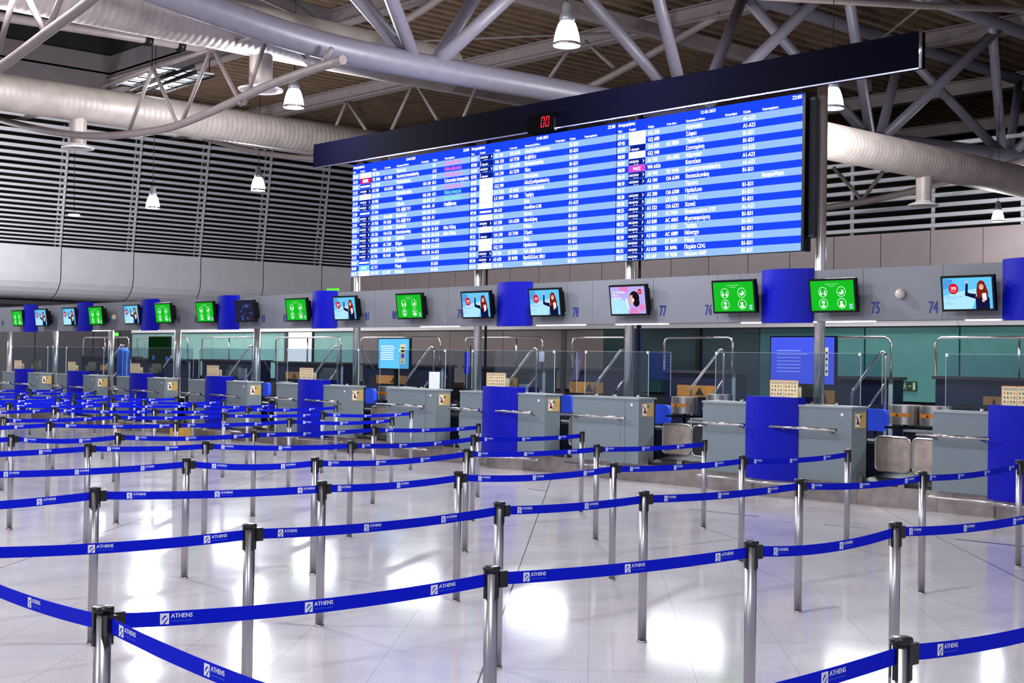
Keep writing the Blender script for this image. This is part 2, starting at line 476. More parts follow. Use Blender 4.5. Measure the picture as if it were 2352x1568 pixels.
# ------------------------------------------------------------------ roof steel
def ytube(X, pts, r, mb, mt, n=14):
    mb.tube([onx(px, py, X) for px, py in pts], r, mt, n)
def smooth(pts, k=5):
    out = []
    P = [pts[0]]+pts+[pts[-1]]
    for i in range(1, len(P)-2):
        p0, p1, p2, p3 = [Vector(q) for q in P[i-1:i+3]]
        for j in range(k):
            t = j/k
            out.append(.5*((2*p1)+(-p0+p2)*t+(2*p0-5*p1+4*p2-p3)*t*t+(-p0+3*p1-3*p2+p3)*t**3))
    out.append(Vector(pts[-1])); return out
YT = 17.0
tr = thing('roof_truss', 'huge grey tubular roof truss crossing above the departures board', 'truss', (0, 0, 0))
chord = [ony(px, py, YT) for px, py in [(550, 44), (763, 109), (1011, 160), (1236, 200), (1400, 230), (1600, 262), (1900, 308), (2100, 334), (2352, 362)]]
c9 = chord[-1]; dd = chord[-1]-chord[-2]; chord += [c9+dd*1.0+Vector((0, 0, .12)), c9+dd*2.2+Vector((0, 0, .6))]
ext0 = chord[0]+(chord[0]-chord[1])*3.2; ext0.z = chord[0].z+1.3
mid = chord[0]+(chord[0]-chord[1])*1.4; mid.z = chord[0].z+.35
m1 = MB(); m1.tube(smooth([ext0, mid]+chord, 4), .205, PIPE, 24); m1.build('bottom_chord', tr)
ZT = 9.75
for yy in (YT-1.3, YT+1.3):
    m1 = MB(); m1.tube([(-2, yy, ZT), (60, yy, ZT)], .15, PIPE, 16); m1.build('top_chord', tr)
def chord_at(X):
    c = smooth([ext0, mid]+chord, 4)
    for a, b in zip(c, c[1:]):
        if a.x <= X <= b.x: return a.lerp(b, (X-a.x)/(b.x-a.x))
    return c[-1]
nodes = [ony(975, 118, YT).x, ony(1590, 250, YT).x, ony(2010, 318, YT).x, ony(2310, 350, YT).x]
nodes.append(nodes[-1]+6.3)
for X in [nodes[0]-6.6]+nodes:
    c = chord_at(X)
    for dx in (-3.2, 3.2):
        for yy in (YT-1.3, YT+1.3):
            m1 = MB(); m1.tube([(c.x+dx*.05, YT, c.z), (X+dx, yy, ZT)], .115, PIPE, 14); m1.build('strut', tr)

arcs = [('steel arched roof tie at the far left above the spiral duct', 6.0, [(-120, 230), (0, 155), (105, 77), (210, 0), (330, -110)], .055, [((-4, 118), (38, -30)), ((103, 74), (52, -30)), ((110, 70), (150, -30))]),
        ('long sagging steel roof tie in front of the white louvres', 11.5,
         [(-60, 258), (60, 290), (160, 308), (240, 312), (330, 304), (400, 290), (500, 250), (600, 203), (700, 165), (788, 137)], .07,
         [((294, 307), (350, 157)), ((410, 289), (352, 157)), ((415, 289), (484, 115)), ((554, 241), (490, 113)), ((561, 241), (616, 74)), ((724, 164), (640, 66)), ((731, 162), (762, 110)), ((230, 201), (350, 157)), ((350, 157), (487, 114)), ((487, 114), (640, 66))]),
        ('short roof tie rising above the big truss left of the struts', 18.9, [(850, 100), (900, 66), (980, 17), (1040, -25)], .09, []),
        ('distant sagging roof tie left of the dark board beam', 24.7, [(470, 318), (503, 328), (600, 350), (714, 363), (850, 360), (1000, 330), (1180, 275), (1345, 203), (1440, 155), (1655, 33)], .09,
         [((597, 350), (563, 312)), ((605, 350), (625, 320)), ((755, 330), (795, 235)), ((845, 305), (800, 235)), ((900, 297), (948, 194)), ((1005, 275), (955, 190)), ((1050, 305), (1095, 198)), ((1262, 180), (1310, 110)), ((1410, 155), (1345, 95))]),
        ('slender steel roof tie at the right beside the round duct', 31.2, [(1800, 492), (1895, 477), (1990, 462), (2090, 440), (2200, 410), (2310, 380), (2400, 350)], .09,
         [((1980, 460), (1915, 385)), ((1980, 460), (2035, 385)), ((2165, 420), (2210, 360)), ((2150, 425), (2130, 408))])]
for lab, X, pts, r, webs in arcs:
    t = thing('roof_tie', lab, 'roof tie', (0, 0, 0))
    m1 = MB(); m1.tube(smooth([onx(a, b, X) for a, b in pts], 3), r, PIPE2, 14); m1.build('bottom_chord', t)
    for a, b in webs:
        m1 = MB(); m1.tube([onx(*a, X), onx(*b, X)], .055 if X > 15 else .036, PIPE2, 8); m1.build('web_bar', t)
# girders along the hall (I sections) and across
for X, lab in ((18.95, 'steel roof girder along the edge of the dark rooflight well'), (24.7, 'steel roof girder running back above the middle of the board'), (30.6, 'steel roof girder nearest the panelled long wall'), (36.6, 'steel roof girder just beyond the panelled long wall'), (42.6, 'furthest steel roof girder at the right')):
    m1 = MB(); m1.box((X-.16, 2, ZR-.42), (X+.16, YE, ZR-.38), PIPE2); m1.box((X-.02, 2, ZR-.38), (X+.02, YE, ZR-.03), PIPE2); m1.box((X-.16, 2, ZR-.04), (X+.16, YE, ZR-.01), PIPE2)
    tag(m1.build('roof_girder'), lab, 'girder')
for Y, X0, X1, lab in ((21.5, 14, XW, 'deep brown roof beam just behind the big truss'), (30.2, 19.1, XW, 'brown roof beam beyond the spiral duct'), (39.6, 6, XW, 'brown roof beam near the end wall'),
                   (13.0, 19, XW, 'brown roof beam above the right end of the board')):
    m1 = MB(); m1.box((X0, Y-.15, ZR-.72), (X1, Y+.15, ZR-.44), PIPE2)
    tag(m1.build('roof_beam'), lab, 'beam')
# thin diagonal rods
m = MB()
for i, (p, q) in enumerate([((3, 20, ZR-.5), (24.6, 30, ZR-.5)), ((19, 8, ZR-.9), (30.4, 21, ZR-.9)), ((19, 30, ZR-.45), (24.6, 21.7, ZR-.45))]):
    m1 = MB(); m1.tube([p, q], .03, PIPE2, 6)
    tag(m1.build('bracing_rod'), ['thin roof bracing rod at the left of the hall', 'thin roof bracing rod above the right of the board', 'thin roof bracing rod beside the middle girder'][i], 'bracing rod')
m1 = MB()
m1.tube([ony(1700, -12, 14.2), ony(1900, 0, 14.2), ony(2100, 12, 14.2), ony(2352, 22, 14.2), ony(2500, 28, 14.2)], .07, PIPE2, 10)
tag(m1.build('roof_pipe'), 'pale pipe under the roof deck in the top right corner', 'pipe')

# ducts
m1 = MB(); m1.tube([ony(-60, 30, 23.5), ony(0, 38, 23.5), ony(235, 74, 23.5), ony(470, 112, 23.5)], .085, PIPE2, 12)
for q_ in ((340, 92), (415, 104)):
    c_ = ony(*q_, 23.5); m1.tube([c_-Vector((.06, 0, 0)), c_+Vector((.06, 0, 0))], .12, BLACK, 12)
tag(m1.build('service_pipe'), 'grey service pipe with black clamps under the upper duct at top left', 'pipe')
def duct(label, Y, z, r, x0, x1, outs):
    t = thing('air_duct', label, 'duct', (0, 0, 0))
    m1 = MB(); n = int((x1-x0)/.22);
    m1.tube([(x0, Y, z), (x1, Y, z)], r, DUCT, 48); m1.build('spiral_tube', t)
    for x in outs:
        m1 = MB(); m1.lathe([(r*.46, -r*.8), (r*.46, -r-.52)], DUCT, 20, (x, Y, z)); o = m1.build('outlet', t)
        m2 = MB(); m2.lathe([(r*.46, -r-.46), (r*.50, -r-.50), (r*.86, -r-.56), (r*.9, -r-.53), (r*.6, -r-.49)], mat('white_diffuser_ring', (226, 222, 220), .4), 24, (x, Y, z)); m2.build('diffuser_ring', o)
    return t
p = ony(0, 208, 26.0); zc = ony(350, 262, 26).z
duct('long spiral air duct crossing the hall in front of the left louvres', 26.0, zc, .36, 3, 24.3, [ony(180, 280, 26).x])
duct('upper air duct hugging the big truss at top left with one lit outlet', 19.6, ony(400, 48, 19.6).z+.1, .42, 2, 16.2, [ony(600, 130, 19.6).x])
duct('pale round duct at the right behind the truss over the panelled wall', 14.6, ony(2150, 376, 14.6).z, .34, 19, XW-.1, [ony(2122, 400, 14.6).x])

# lit disc in the upper outlet
po = ony(600, 157, 19.6)
m1 = MB(); m1.lathe([(0, .0), (.14, .0), (.14, .03), (0, .03)], em('downlight_white', (250, 250, 255), 6), 20, (po.x, 19.6, po.z)); tag(m1.build('downlight'), 'round downlight glowing in the duct outlet at the upper left', 'light')

# reflector panel with tube lamps
zf = 7.6
A, B, C_, D_ = onz(268, 192, zf), onz(358, 153, zf), onz(492, 172, zf), onz(382, 208, zf)
t = thing('reflector_panel_light', 'hanging mirrored grid panel lamp under the rooflight well', 'light', (0, 0, 0))
m1 = MB(); MIR = mat('mirror_sheet', (190, 195, 200), .4, .6, .35, 6)
up = Vector((0, 0, .03))
m1.raw([A, B, C_, D_, A+up, B+up, C_+up, D_+up], [(0,1,2,3),(7,6,5,4),(0,4,5,1),(1,5,6,2),(2,6,7,3),(3,7,4,0)], MIR); m1.build('reflector_sheet', t)
m1 = MB()
for k in range(5):
    a = A.lerp(B, k/4); b = D_.lerp(C_, k/4); m1.tube([a-up*.8, b-up*.8], .012, BLACK, 6)
for k in range(4):
    a = A.lerp(D_, k/3); b = B.lerp(C_, k/3); m1.tube([a-up*.8, b-up*.8], .02, BLACK, 6)
m1.build('grid_frame', t)
for k, (pa, pb) in enumerate((((300, 207), (445, 152)), ((308, 218), (450, 164)))):
    m1 = MB(); m1.tube([onz(*pa, zf-.35), onz(*pb, zf-.35)], .035, BLACK, 8); m1.build('support_tube', t)
m1 = MB(); c = A.lerp(C_, .42); m1.lathe([(0, -.06), (.22, -.06), (.22, -.12), (0, -.12)], em('floodlight_white', (235, 245, 255), 10), 16, (c.x, c.y, c.z)); m1.build('lamp', t)
for q in (B.lerp(A, .1), C_.lerp(D_, .1)):
    m1 = MB(); m1.tube([q, (q.x-.2, q.y-.4, ZR)], .012, BLACK, 5); m1.build('hanger', t)

# pendant high bay lamps
def lamp_at(px, py, dia):
    Z = FPX*.38/dia; w = ray(px, py); return Vector((0, 0, EYE))+w*Z
lamps = [(lamp_at(1302, 80, 62), 1, 'brightest high bay pendant lamp, above the middle of the board'),
         (lamp_at(675, 228, 47), 1, 'high bay pendant lamp hanging in front of the sagging tie at left'),
         (lamp_at(593, 424, 33), 1, 'pendant lamp low against the louvres just left of the board'),
         (lamp_at(351, 465, 32), 1, 'pendant lamp furthest left against the louvres'),
         (lamp_at(1912, 228, 52), 1, 'pendant lamp partly hidden behind the column at the right end of the board')]
q = lamp_at(2292, 497, 36); lamps.append((q, .8, 'small pendant lamp against the right louvres'))
off = [(12, 36.5), (8, 41.5), (15.2, 41.8), (41, 16), (43, 27), (6, 6), (5.5, 14), (0, 11), (0.5, 1), (-5, 5), (7.5, 20.5), (-1, 19)]  # lamps out of view; second and third added to brighten the end wall
offl = ['pendant lamp over the queue lanes', 'pendant lamp over the far queue lanes']
def make_lamp(label):
    t = thing('pendant_lamp', label, 'lamp', (0, 0, 0), 0, 'high bay pendant lamps')
    m1 = MB(); m1.lathe([(.0, .46), (.055, .46), (.075, .40), (.08, .30), (.11, .27), (.11, .2), (.09, .18), (0, .18)], mat('lamp_housing_grey', (150, 150, 160), .35, .4), 20); m1.build('housing', t)
    m1 = MB(); m1.lathe([(.085, .2), (.12, .16), (.15, .08), (.175, -.02), (.19, -.13), (.19, -.155), (.12, -.165), (.0, -.165)], em('lamp_bell_glow', (228, 238, 250), 5.0), 28); b = m1.build('glass_bell', t)
    m1 = MB(); m1.lathe([(.192, -.12), (.2, -.14), (.192, -.16)], CHROME, 28); m1.build('rim', b)
    m1 = MB(); m1.tube([(0, 0, .46), (0, 0, 4.2)], .009, BLACK, 6); m1.build('cable', t)
    return t
lp = None
ld = bpy.data.lights.new('lamp_light', 'POINT'); ld.energy = LAMP_W; ld.shadow_soft_size = .19; ld.color = (.95, .97, 1.0)
def lamp_light(t):
    o = bpy.data.objects.new('lamp_light', ld); COL.objects.link(o); o.parent = t; o.location = (0, 0, -.42)
for (p, s, lab) in lamps:
    if lp is None: lp = make_lamp(lab); t = lp; t.location = p
    else: t = dup(lp, p, 0, lab)
    t.scale = (s, s, s)
    for ch in t.children:
        zt_ = ZR+3.0 if (HX0 < p.x < HX1 and HY0 < p.y < HY1) else ZR+.14
        if ch.name.startswith('cable') : ch.scale = (1, 1, ((zt_-p.z)/s-.46)/3.74) ; ch.location = (0, 0, .46*(1-ch.scale[2]))
lroots = [o for o in COL.objects if o.get('category') == 'lamp']
for i, (x, y) in enumerate(off):
    t = dup(lp, (x, y, 6.9), 0, 'high bay pendant lamp out of view, some of them added for light')
    for ch in t.children:
        if ch.name.startswith('cable'): ch.scale = (1, 1, (ZR-6.9-.46)/3.74); ch.location = (0, 0, .46*(1-ch.scale[2]))
    lroots.append(t)
for t in lroots: lamp_light(t)
ldw = ld.copy(); ldw.energy = LAMP_W*.25
for t in lroots:
    if t['label'].startswith('small pendant'):
        for ch in t.children:
            if ch.type == 'LIGHT': ch.data = ldw

# glowing disc imitating a small light reflection at the louvre slats
m1 = MB(); q = ony(170, 494, YE-.9)
m1.lathe([(0, -.03), (.2, -.03), (.2, .03), (0, .03)], em('dim_reflection_glow', (215, 225, 235), 1.6), 16, tuple(q)); m1.tube([(q.x, q.y, q.z), (q.x, q.y+.1, ZR)], .01, BLACK, 6); tag(m1.build('reflection_disc'), 'small glowing disc imitating a light reflection against the left louvres', 'light')

# added fill lights, hidden behind the fascia, to brighten the staff area
al = bpy.data.lights.new('staff_fill', 'AREA'); al.shape = 'RECTANGLE'; al.size = 1.6; al.size_y = .2; al.energy = STAFF_FILL_W; al.color = (.93, 1.0, .98)
for i in range(9):
    y = 7.5+i*3.6
    m1 = MB(); m1.box((17.3, y-.8, 2.88), (17.5, y+.8, 2.95), BANDM); m1.tube([(17.4, y-.6, 2.92), (XG+.2, y-.6, 2.76)], .012, BLACK, 5); m1.tube([(17.4, y+.6, 2.92), (XG+.2, y+.6, 2.76)], .012, BLACK, 5)
    o = tag(m1.build('fill_strip'), 'added fill light hidden behind the overhead fascia to brighten the staff area', 'lamp', 'added fill lights above the staff area')
    l = bpy.data.objects.new('staff_fill', al); COL.objects.link(l); l.parent = o; l.location = (17.4, y, 2.86); l.rotation_euler = (0, 0, pi/2)

# ------------------------------------------------------------------ departures board
XB = 15.25
bY = lambda px: onx(px, 400, XB).y
Y0, Y3 = bY(810), bY(1845)
Y1, Y2 = bY(1081), bY(1417)
PW = (Y0-Y3)/3
ZB0 = sum(onx(px, py, XB).z for px, py in ((808, 635), (1416, 598), (1845, 578)))/3
ZB1 = sum(onx(px, py, XB).z for px, py in ((812, 377), (1418, 284), (1845, 215)))/3
PH = ZB1-ZB0
bd = thing('departures_board', 'huge blue three-panel LED departures board on steel columns', 'departures board', (XB, Y0, ZB0), RF)
def cf(px):           # column position inside a panel, from the third panel
    return (Y2-bY(1400+px/3.733))/PW
cols = dict(time=cf(74), logo=cf(168), logo2=cf(311), fl=cf(330), cs=cf(490), ds=cf(655), ck=cf(990), gt=cf(1145), rm=cf(1310))
HD = PH*110/1346.
RH = (PH-HD)/19
G, A_, O_, W_ = 'white', 'AEGEAN', 'olympic', 'WIZZ'
P1 = """21:00|w|ME 256||Βηρυτός||A9|Πύλη Κλειστή
21:15|r|TK 1846|A3 3108|Κωνσταντινούπολη||A12|Πύλη Κλειστή
21:20|t|FR 4208||Βουδαπέστη||B30|Πύλη Κλειστή
21:35|A|A3 218|OA 6218|Ρόδος|102-138|B15|Τελευταία Αναγγελία
22:10|w|GQ 378||Θεσσαλονίκη||B23|Πύλη Κλειστή
22:10|A|A3 882||Ρώμη|102-138|A21|Πύλη Ανοιχτή
22:20|A|A3 930||Τζέντα|102-138|A6|Πύλη Ανοιχτή
22:30|t|LY 544||Τελ Αβίβ TLV|001-005|A7|Επιβίβαση
22:45|A|A3 336|OA 6330|Ηράκλειο|102-138|B13|
22:55|A|A3 928|FB 1528|Τελ Αβίβ TLV|102-138|A3|
23:15|A|A3 910|OA 6910|Λάρνακα|102-138|A1-A23|
23:15|A|A3 126|OA 6126|Θεσσαλονίκη|102-138|B1-B31|Νέα Πύλη
23:45|A|A3 896|FV 1602|Τιφλίδα|102-138|A1-A23|Νέα Πύλη
23:50|A|A3 930|AC 5281|Κάιρο|102-138|A1-A23|
23:50|A|A3 896|FB 1844|Τιφλίδα|102-138|A1-A23|
23:55|A|A3 946|FB 1618|Βηρυτός|102-138|A1-A23|
04:30|t|SU 517||Βελιγράδι||A1-A23|
06:00|c|AZ 717||Ρώμη||B1-B31|
06:15|w|LH 1757|A3 1687|Μόναχο||B1-B31|"""
P2 = """06:15|A|A3 140|OA 6140|Αλεξανδρούπολη||B1-B31|
07:00|O|OA 150|A3 7150|Καβάλα||B1-B31|
07:00|A|A3 102|OA 6102|Θεσσαλονίκη||B1-B31|
07:05|O|OA 270|A3 7270|Χίος||B1-B31|
07:05|w|GQ 300||Μυτιλήνη||B1-B31|
07:05|w|GQ 290||Αλεξανδρούπολη||B1-B31|
07:05|w|LH 1285|A3 1635|Φρανκφούρτη||B1-B31|
07:05|w|LX 1843|TP 8185|Ζυρίχη||B1-B31|
07:10|w|GQ 220||Κώς||B1-B31|
07:10|t|BA 631||Λονδίνο LHR||A1-A23|
07:15|w|GQ 250||Χανιά||B1-B31|
07:15|A|A3 250|OA 6250|Μυτιλήνη||B1-B31|
07:25|w|GQ 200||Ρόδος||B1-B31|
07:25|O|OA 240|A3 7340|Σάμος||B1-B31|
07:30|w|GQ 240||Χίος||B1-B31|
07:30|w|GQ 210||Ηράκλειο||B1-B31|
07:30|A|A3 926|JU 7620|Τελ Αβίβ TLV||A1-A23|
07:30|A|A3 620|SK 8458|Βρυξέλλες BRU||B1-B31|
07:40|w|GQ 380||Θεσσαλονίκη||B1-B31|"""
P3 = """07:45|w|GQ 600||Λάρνακα||A1-A23|
07:45|w|GQ 680||Σόφια||A1-A23|
07:50|O|OA 050|A3 7050|Ζάκυνθος||B1-B31|
08:00|w|GQ 340||Σαντορίνη||B1-B31|
08:00|A|A3 902|OA 6902|Λάρνακα||A1-A23|
08:00|m|W6 6426||Κουτάισι||A1-A23|
08:10|A|A3 990|TK 9190|Κωνσταντινούπολη||A1-A23|
08:10|A|A3 104|OA 6104|Θεσσαλονίκη||B1-B31|
08:15||ZB 3002||Τίρανα|||Ακυρώθηκε
08:20|A|A3 300|OA 6300|Ηράκλειο||B1-B31|
08:20|A|A3 854|LX 4335|Γενεύη||B1-B31|
08:25|A|A3 332|OA 6332|Χανιά||B1-B31|
08:25|A|A3 960|A2 9960|Βουκουρέστι OTP||A1-A23|
08:25|A|A3 830|AC 6065|Φρανκφούρτη||B1-B31|
08:30|A|A3 850|LX 4321|Ζυρίχη||B1-B31|
08:30|A|A3 802|AC 6089|Μόναχο||B1-B31|
08:35|A|A3 650|BT 5649|Ρώμη||B1-B31|
08:35|A|A3 610|SK 8496|Παρίσι CDG||B1-B31|
08:35|A|A3 660|TP 7438|Μιλάνο MXP||B1-B31|"""
for pi_, rows in enumerate((P1, P2, P3)):
    x0 = PW*pi_
    m = MB()
    quad(m, x0+.006, x0+PW-.006, 0, PH, E_DK)
    for r in range(0, 19, 2):
        z1 = PH-HD-RH*r; quad(m, x0+.006, x0+PW-.006, z1-RH, z1, E_LT, -.001)
    pn = m.build('led_panel', bd)
    m = MB(); B = .006
    def X(k): return x0+cols[k]*PW
    put_text(m, 'Αναχωρήσεις', X('time'), PH-HD*.42, HD*.27, E_WH, -.004, .82, bold=B)
    put_text(m, '12-02-2023', X('ds')+.27, PH-HD*.40, HD*.27, E_WH, -.004, .9, bold=B)
    put_text(m, '22:00', x0+PW-.04, PH-HD*.42, HD*.30, E_WH, -.004, .95, align='r', bold=B)
    for k, s, w in (('time', 'Ώρα', .14), ('logo', 'Εταιρία', .24), ('fl', 'Πτήση', .2), ('cs', 'Code share', .33), ('ds', 'Προορισμός/Μέσω', .56), ('ck', 'Ελεγκτήρια', .33), ('gt', 'Έξοδοι', .2), ('rm', 'Παρατηρήσεις', .48)):
        put_text(m, s, X(k), PH-HD*.90, HD*.19, E_WH, -.004, .85, w, bold=.003)
    for r, ln in enumerate(rows.split('\n')):
        f = ln.split('|'); zb = PH-HD-RH*(r+1)+RH*.2; h = RH*.58
        put_text(m, f[0], X('time'), zb, h, E_WH, -.004, .78, (cols['logo']-cols['time'])*PW-.03, bold=B)
        put_text(m, f[2], X('fl'), zb, h, E_WH, -.004, .8, bold=B)
        if f[3]: put_text(m, f[3], X('cs'), zb, h, E_WH, -.004, .8, bold=B)
        put_text(m, f[4], X('ds'), zb, h, E_WH, -.004, .82, bold=B)
        if f[5]: put_text(m, f[5], X('ck')+.05, zb, h, E_WH, -.004, .8, bold=B)
        if f[6]: put_text(m, f[6], X('gt'), zb, h, E_WH, -.004, .8, bold=B)
        if f[7]:
            c = E_PK if 'Κλειστή' in f[7] else (E_GR if 'Ανοιχτή' in f[7] else E_WH)
            put_text(m, f[7], X('rm'), zb, h, c, -.004, .82, .66, bold=B)
        k = f[1]; a, b = X('logo'), X('logo2'); z0 = zb-RH*.2; z1 = z0+RH
        bg = {'w': E_WH, 'r': E_RD, 't': E_DK, 'A': E_NV, 'O': E_NV, 'c': E_CY, 'm': E_MG}.get(k)
        if bg: quad(m, a, b, z0+.003, z1-.003, bg, -.003)
        if k == 'A':
            put_text(m, 'AEGEAN', a+.015, z0+RH*.36, RH*.34, E_WH, -.006, 1.0, (b-a)*.78, bold=.003)
            xx = b-.05; m.poly([(xx, -.006, z0+.02), (xx+.035, -.006, z0+RH*.5), (xx, -.006, z1-.02), (xx+.012, -.006, z0+RH*.5)], E_WH)
            quad(m, a+(b-a)*.34, a+(b-a)*.42, z0+.008, z0+.018, E_WH, -.006); quad(m, a+(b-a)*.5, a+(b-a)*.58, z0+.008, z0+.018, E_WH, -.006)
        elif k == 'O':
            quad(m, a+.015, a+.03, z0+.015, z1-.015, E_WH, -.006); put_text(m, 'olympic', a+.05, z0+RH*.2, RH*.36, E_WH, -.006, 1.0, (b-a)*.7, bold=.003)
        elif k == 'w' and pi_ == 2:
            put_text(m, 'SKY', a+.06, z0+RH*.45, RH*.2, mat('grey_print', (150, 156, 176), .5), -.006); m.poly([(b-.1, -.006, z0+.02), (b-.06, -.006, z0+.02), (b-.1, -.006, z1-.02)], mat('grey_print', (150, 156, 176), .5))
        elif k == 'm': put_text(m, 'WIZZ', (a+b)/2, z0+RH*.25, RH*.45, E_WH, -.006, .9, align='c', bold=.004)
        elif k == 'r': quad(m, a+(b-a)*.25, a+(b-a)*.75, z0+RH*.2, z0+RH*.75, E_WH, -.006)
        elif k == 't': quad(m, a+.02, b-.02, z0+RH*.3, z0+RH*.62, E_WH, -.006)
        elif k == 'c': quad(m, a+(b-a)*.25, a+(b-a)*.7, z0+RH*.3, z0+RH*.7, E_WH, -.006)
    m.build('flight_text', pn)
m = MB(); m.box((0, .012, 0), (3*PW, .14, PH), BLACK); m.box((3*PW-.01, -.02, -.01), (3*PW+.035, .14, PH+.02), BLACK)
m.build('housing', bd)
m = MB(); m.box((3*PW+.04, .06, PH*.085), (3*PW+.135, .16, PH*.97), mat('ribbed_side_cabinet', (50, 50, 64), .4, .2))
for k in range(4): m.box((3*PW+.045+k*.024, .05, PH*.1), (3*PW+.053+k*.024, .06, PH*.95), BLACK)
m.build('side_cabinet', bd)

# cladding beam on top of the columns
xb = XB-.18
zb1 = onx(1400, 0, xb)
ztop = sum(onx(px, py, xb).z for px, py in ((720, 325), (2112, 82)))/2
zbot = sum(onx(px, py, xb).z for px, py in ((720, 380), (2112, 162)))/2
ya, yb = onx(720, 350, xb).y, onx(2112, 120, xb).y
t = thing('board_beam', 'long blue-black cladding beam over the departures board', 'beam', (xb, ya, zbot), RF)
L_ = ya-yb; Hh = ztop-zbot
m = MB(); m.box((0, 0, 0), (L_, .13, Hh), BEAM); m.build('cladding', t)
m = MB(); m.tube([(L_+.02, -.01, -.02), (L_+.02, -.01, Hh+.02)], .022, CHROME, 10); m.build('end_tube', t)
m = MB(); m.box((0, -.006, -.02), (L_, .02, -.002), mat('thin_alloy_trim', (150, 150, 175), .3, 1)); m.build('lower_trim', t)
# seconds clock hanging from the beam
p = onx(1248, 290, xb-.02)
t = thing('seconds_clock', 'small black clock with red digits 00 hung under the dark beam', 'clock', (xb-.06, onx(1218, 290, xb).y, onx(1248, 303, xb).z), RF)
w = onx(1218, 290, xb).y-onx(1279, 280, xb).y; hh = onx(1248, 268, xb).z-onx(1248, 303, xb).z
m = MB(); m.box((0, 0, 0), (w, .3, hh+.04), mat('matt_black_case', (3, 3, 4), .9, spec=.02)); m.box((w+.005, 0, -.01), (w+.012, .05, hh*.8), CHROME); m.build('case', t)
m = MB()
for k in (0, 1):
    x = w*.50+k*.105; s_ = .03
    pts = lambda u, v: (x+u+v*.12, -.004, hh*.25+v)
    for (u0, u1, v0, v1) in ((.008, .072, 0, .018), (.008, .072, .152, .17), (0, .018, .012, .08), (0, .018, .09, .158), (.062, .08, .012, .08), (.062, .08, .09, .158)):
        m.poly([pts(u0, v0), pts(u1, v0), pts(u1, v1), pts(u0, v1)], E_7SEG)
m.build('red_digits', t)
# orange sticker strip on top of the board left
p = onx(883, 362, XB+.1); m = MB(); m.box((p.x, p.y-.12, p.z-.05), (p.x+.02, p.y+.12, p.z+.0), CREAM); m.box((p.x-.002, p.y-.1, p.z-.01), (p.x+.02, p.y+.12, p.z+.03), ORANGE)
tag(m.build('warning_label'), 'small orange label on the top left edge of the departures board', 'label')

# ------------------------------------------------------------------ fascia over the desks
XF, ZF0, ZF1 = 15.05, 2.345, 3.015
fY = lambda px: onx(px, 700, XF).y
FY0, FY1 = fY(-60), fY(3000)
fs = thing('desk_fascia', 'long grey overhead fascia with desk numbers and blue curved panels', 'fascia', (XF, FY0, ZF0), RF)
FX = lambda px, py=700: FY0-onx(px, py, XF).y
m = MB()
joints = [FX(p) for p in (-60, 122, 300, 415, 548, 668, 862, 983, 1029, 1072, 1302, 1361, 1500, 1648, 1700, 1982, 2165, 2560, 3000)]
for a, b in zip(joints, joints[1:]): m.box((a+.003, 0, 0), (b-.003, .22, ZF1-ZF0), FASC)
m.build('grey_panel', fs)
m = MB(); m.box((0, .01, .004), (FY0-FY1, .2, ZF1-ZF0-.01), GREYD); m.build('core', fs)
for a, b in ((58, 88), (180, 214), (326, 367), (502, 551), (719, 776), (1143, 1224), (1750, 1870), (2303, 2460)):
    x0, x1 = FX(a), FX(b); m = MB(); n = 14; prof = []
    for i in range(n+1):
        u = i/n; prof.append((x0+(x1-x0)*u, -.16*sin(pi*u)**.8-.012))
    h0, h1 = -.02, ZF1-ZF0+.03
    for (xa, y_a), (xb_, y_b) in zip(prof, prof[1:]):
        m.poly([(xa, y_a, h0), (xb_, y_b, h0), (xb_, y_b, h1), (xa, y_a, h1)], BLUEP, True)
    m.poly([(x, y, h1) for x, y in prof], BLUEP); m.poly([(x, y, h0) for x, y in prof][::-1], BLUEP)
    m.build('blue_panel', fs)
for n_, px, py in ((74, 2143, 705), (75, 2010, 706), (76, 1627, 711), (77, 1522, 713), (78, 1322, 716), (79, 1056, 720), (80, 906, 723), (81, 843, 726), (82, 655, 730), (83, 605, 731), (84, 451, 733), (85, 411, 734), (87, 251, 736), (88, 119, 738), (90, 6, 742)):
    m = MB(); c = onx(px, py, XF)
    put_text(m, str(n_), FY0-c.y, c.z-ZF0-.075, .15, NAVY, -.004, .62, align='c', bold=.006)
    m.build('desk_number', fs)
for a, b in ((190, 250), (320, 360), (964, 1050), (1230, 1340), (1412, 1530), (1700, 1870), (1895, 2006), (2215, 2400)):
    m = MB(); m.box((FX(a), .02, -.016), (FX(b), .07, -.003), E_STRIP); m.build('tube_light', fs)
# little sensors on the fascia
for k, (px, py) in enumerate(((2071, 675), (265, 728), (1056, 652))):
    if k == 2: continue
    p = onx(px, py, XF); m = MB()
    prof = [(0, -.09), (.035, -.085), (.06, -.06), (.066, -.03), (.05, 0)]
    b = MB(); b.lathe([(r, z) for r, z in prof], mat('sensor_cream', (205, 196, 186), .35), 16)
    b.v = [(p.x+v[2], p.y+v[0], p.z+v[1]) for v in b.v]
    tag(b.build('dome_sensor'), ['round cream sensor between numbers 74 and 75 on the grey fascia', 'small round sensor far left on the grey fascia between two screens'][k], 'sensor')
m = MB(); p = onx(762, 668, XF+.12); m.box((p.x, p.y-.18, p.z), (p.x+.05, p.y+.18, p.z+.05), E_EXIT)
tag(m.build('green_sign_lamp'), 'green lit sign edge peeping over the fascia left of the first board column', 'sign')

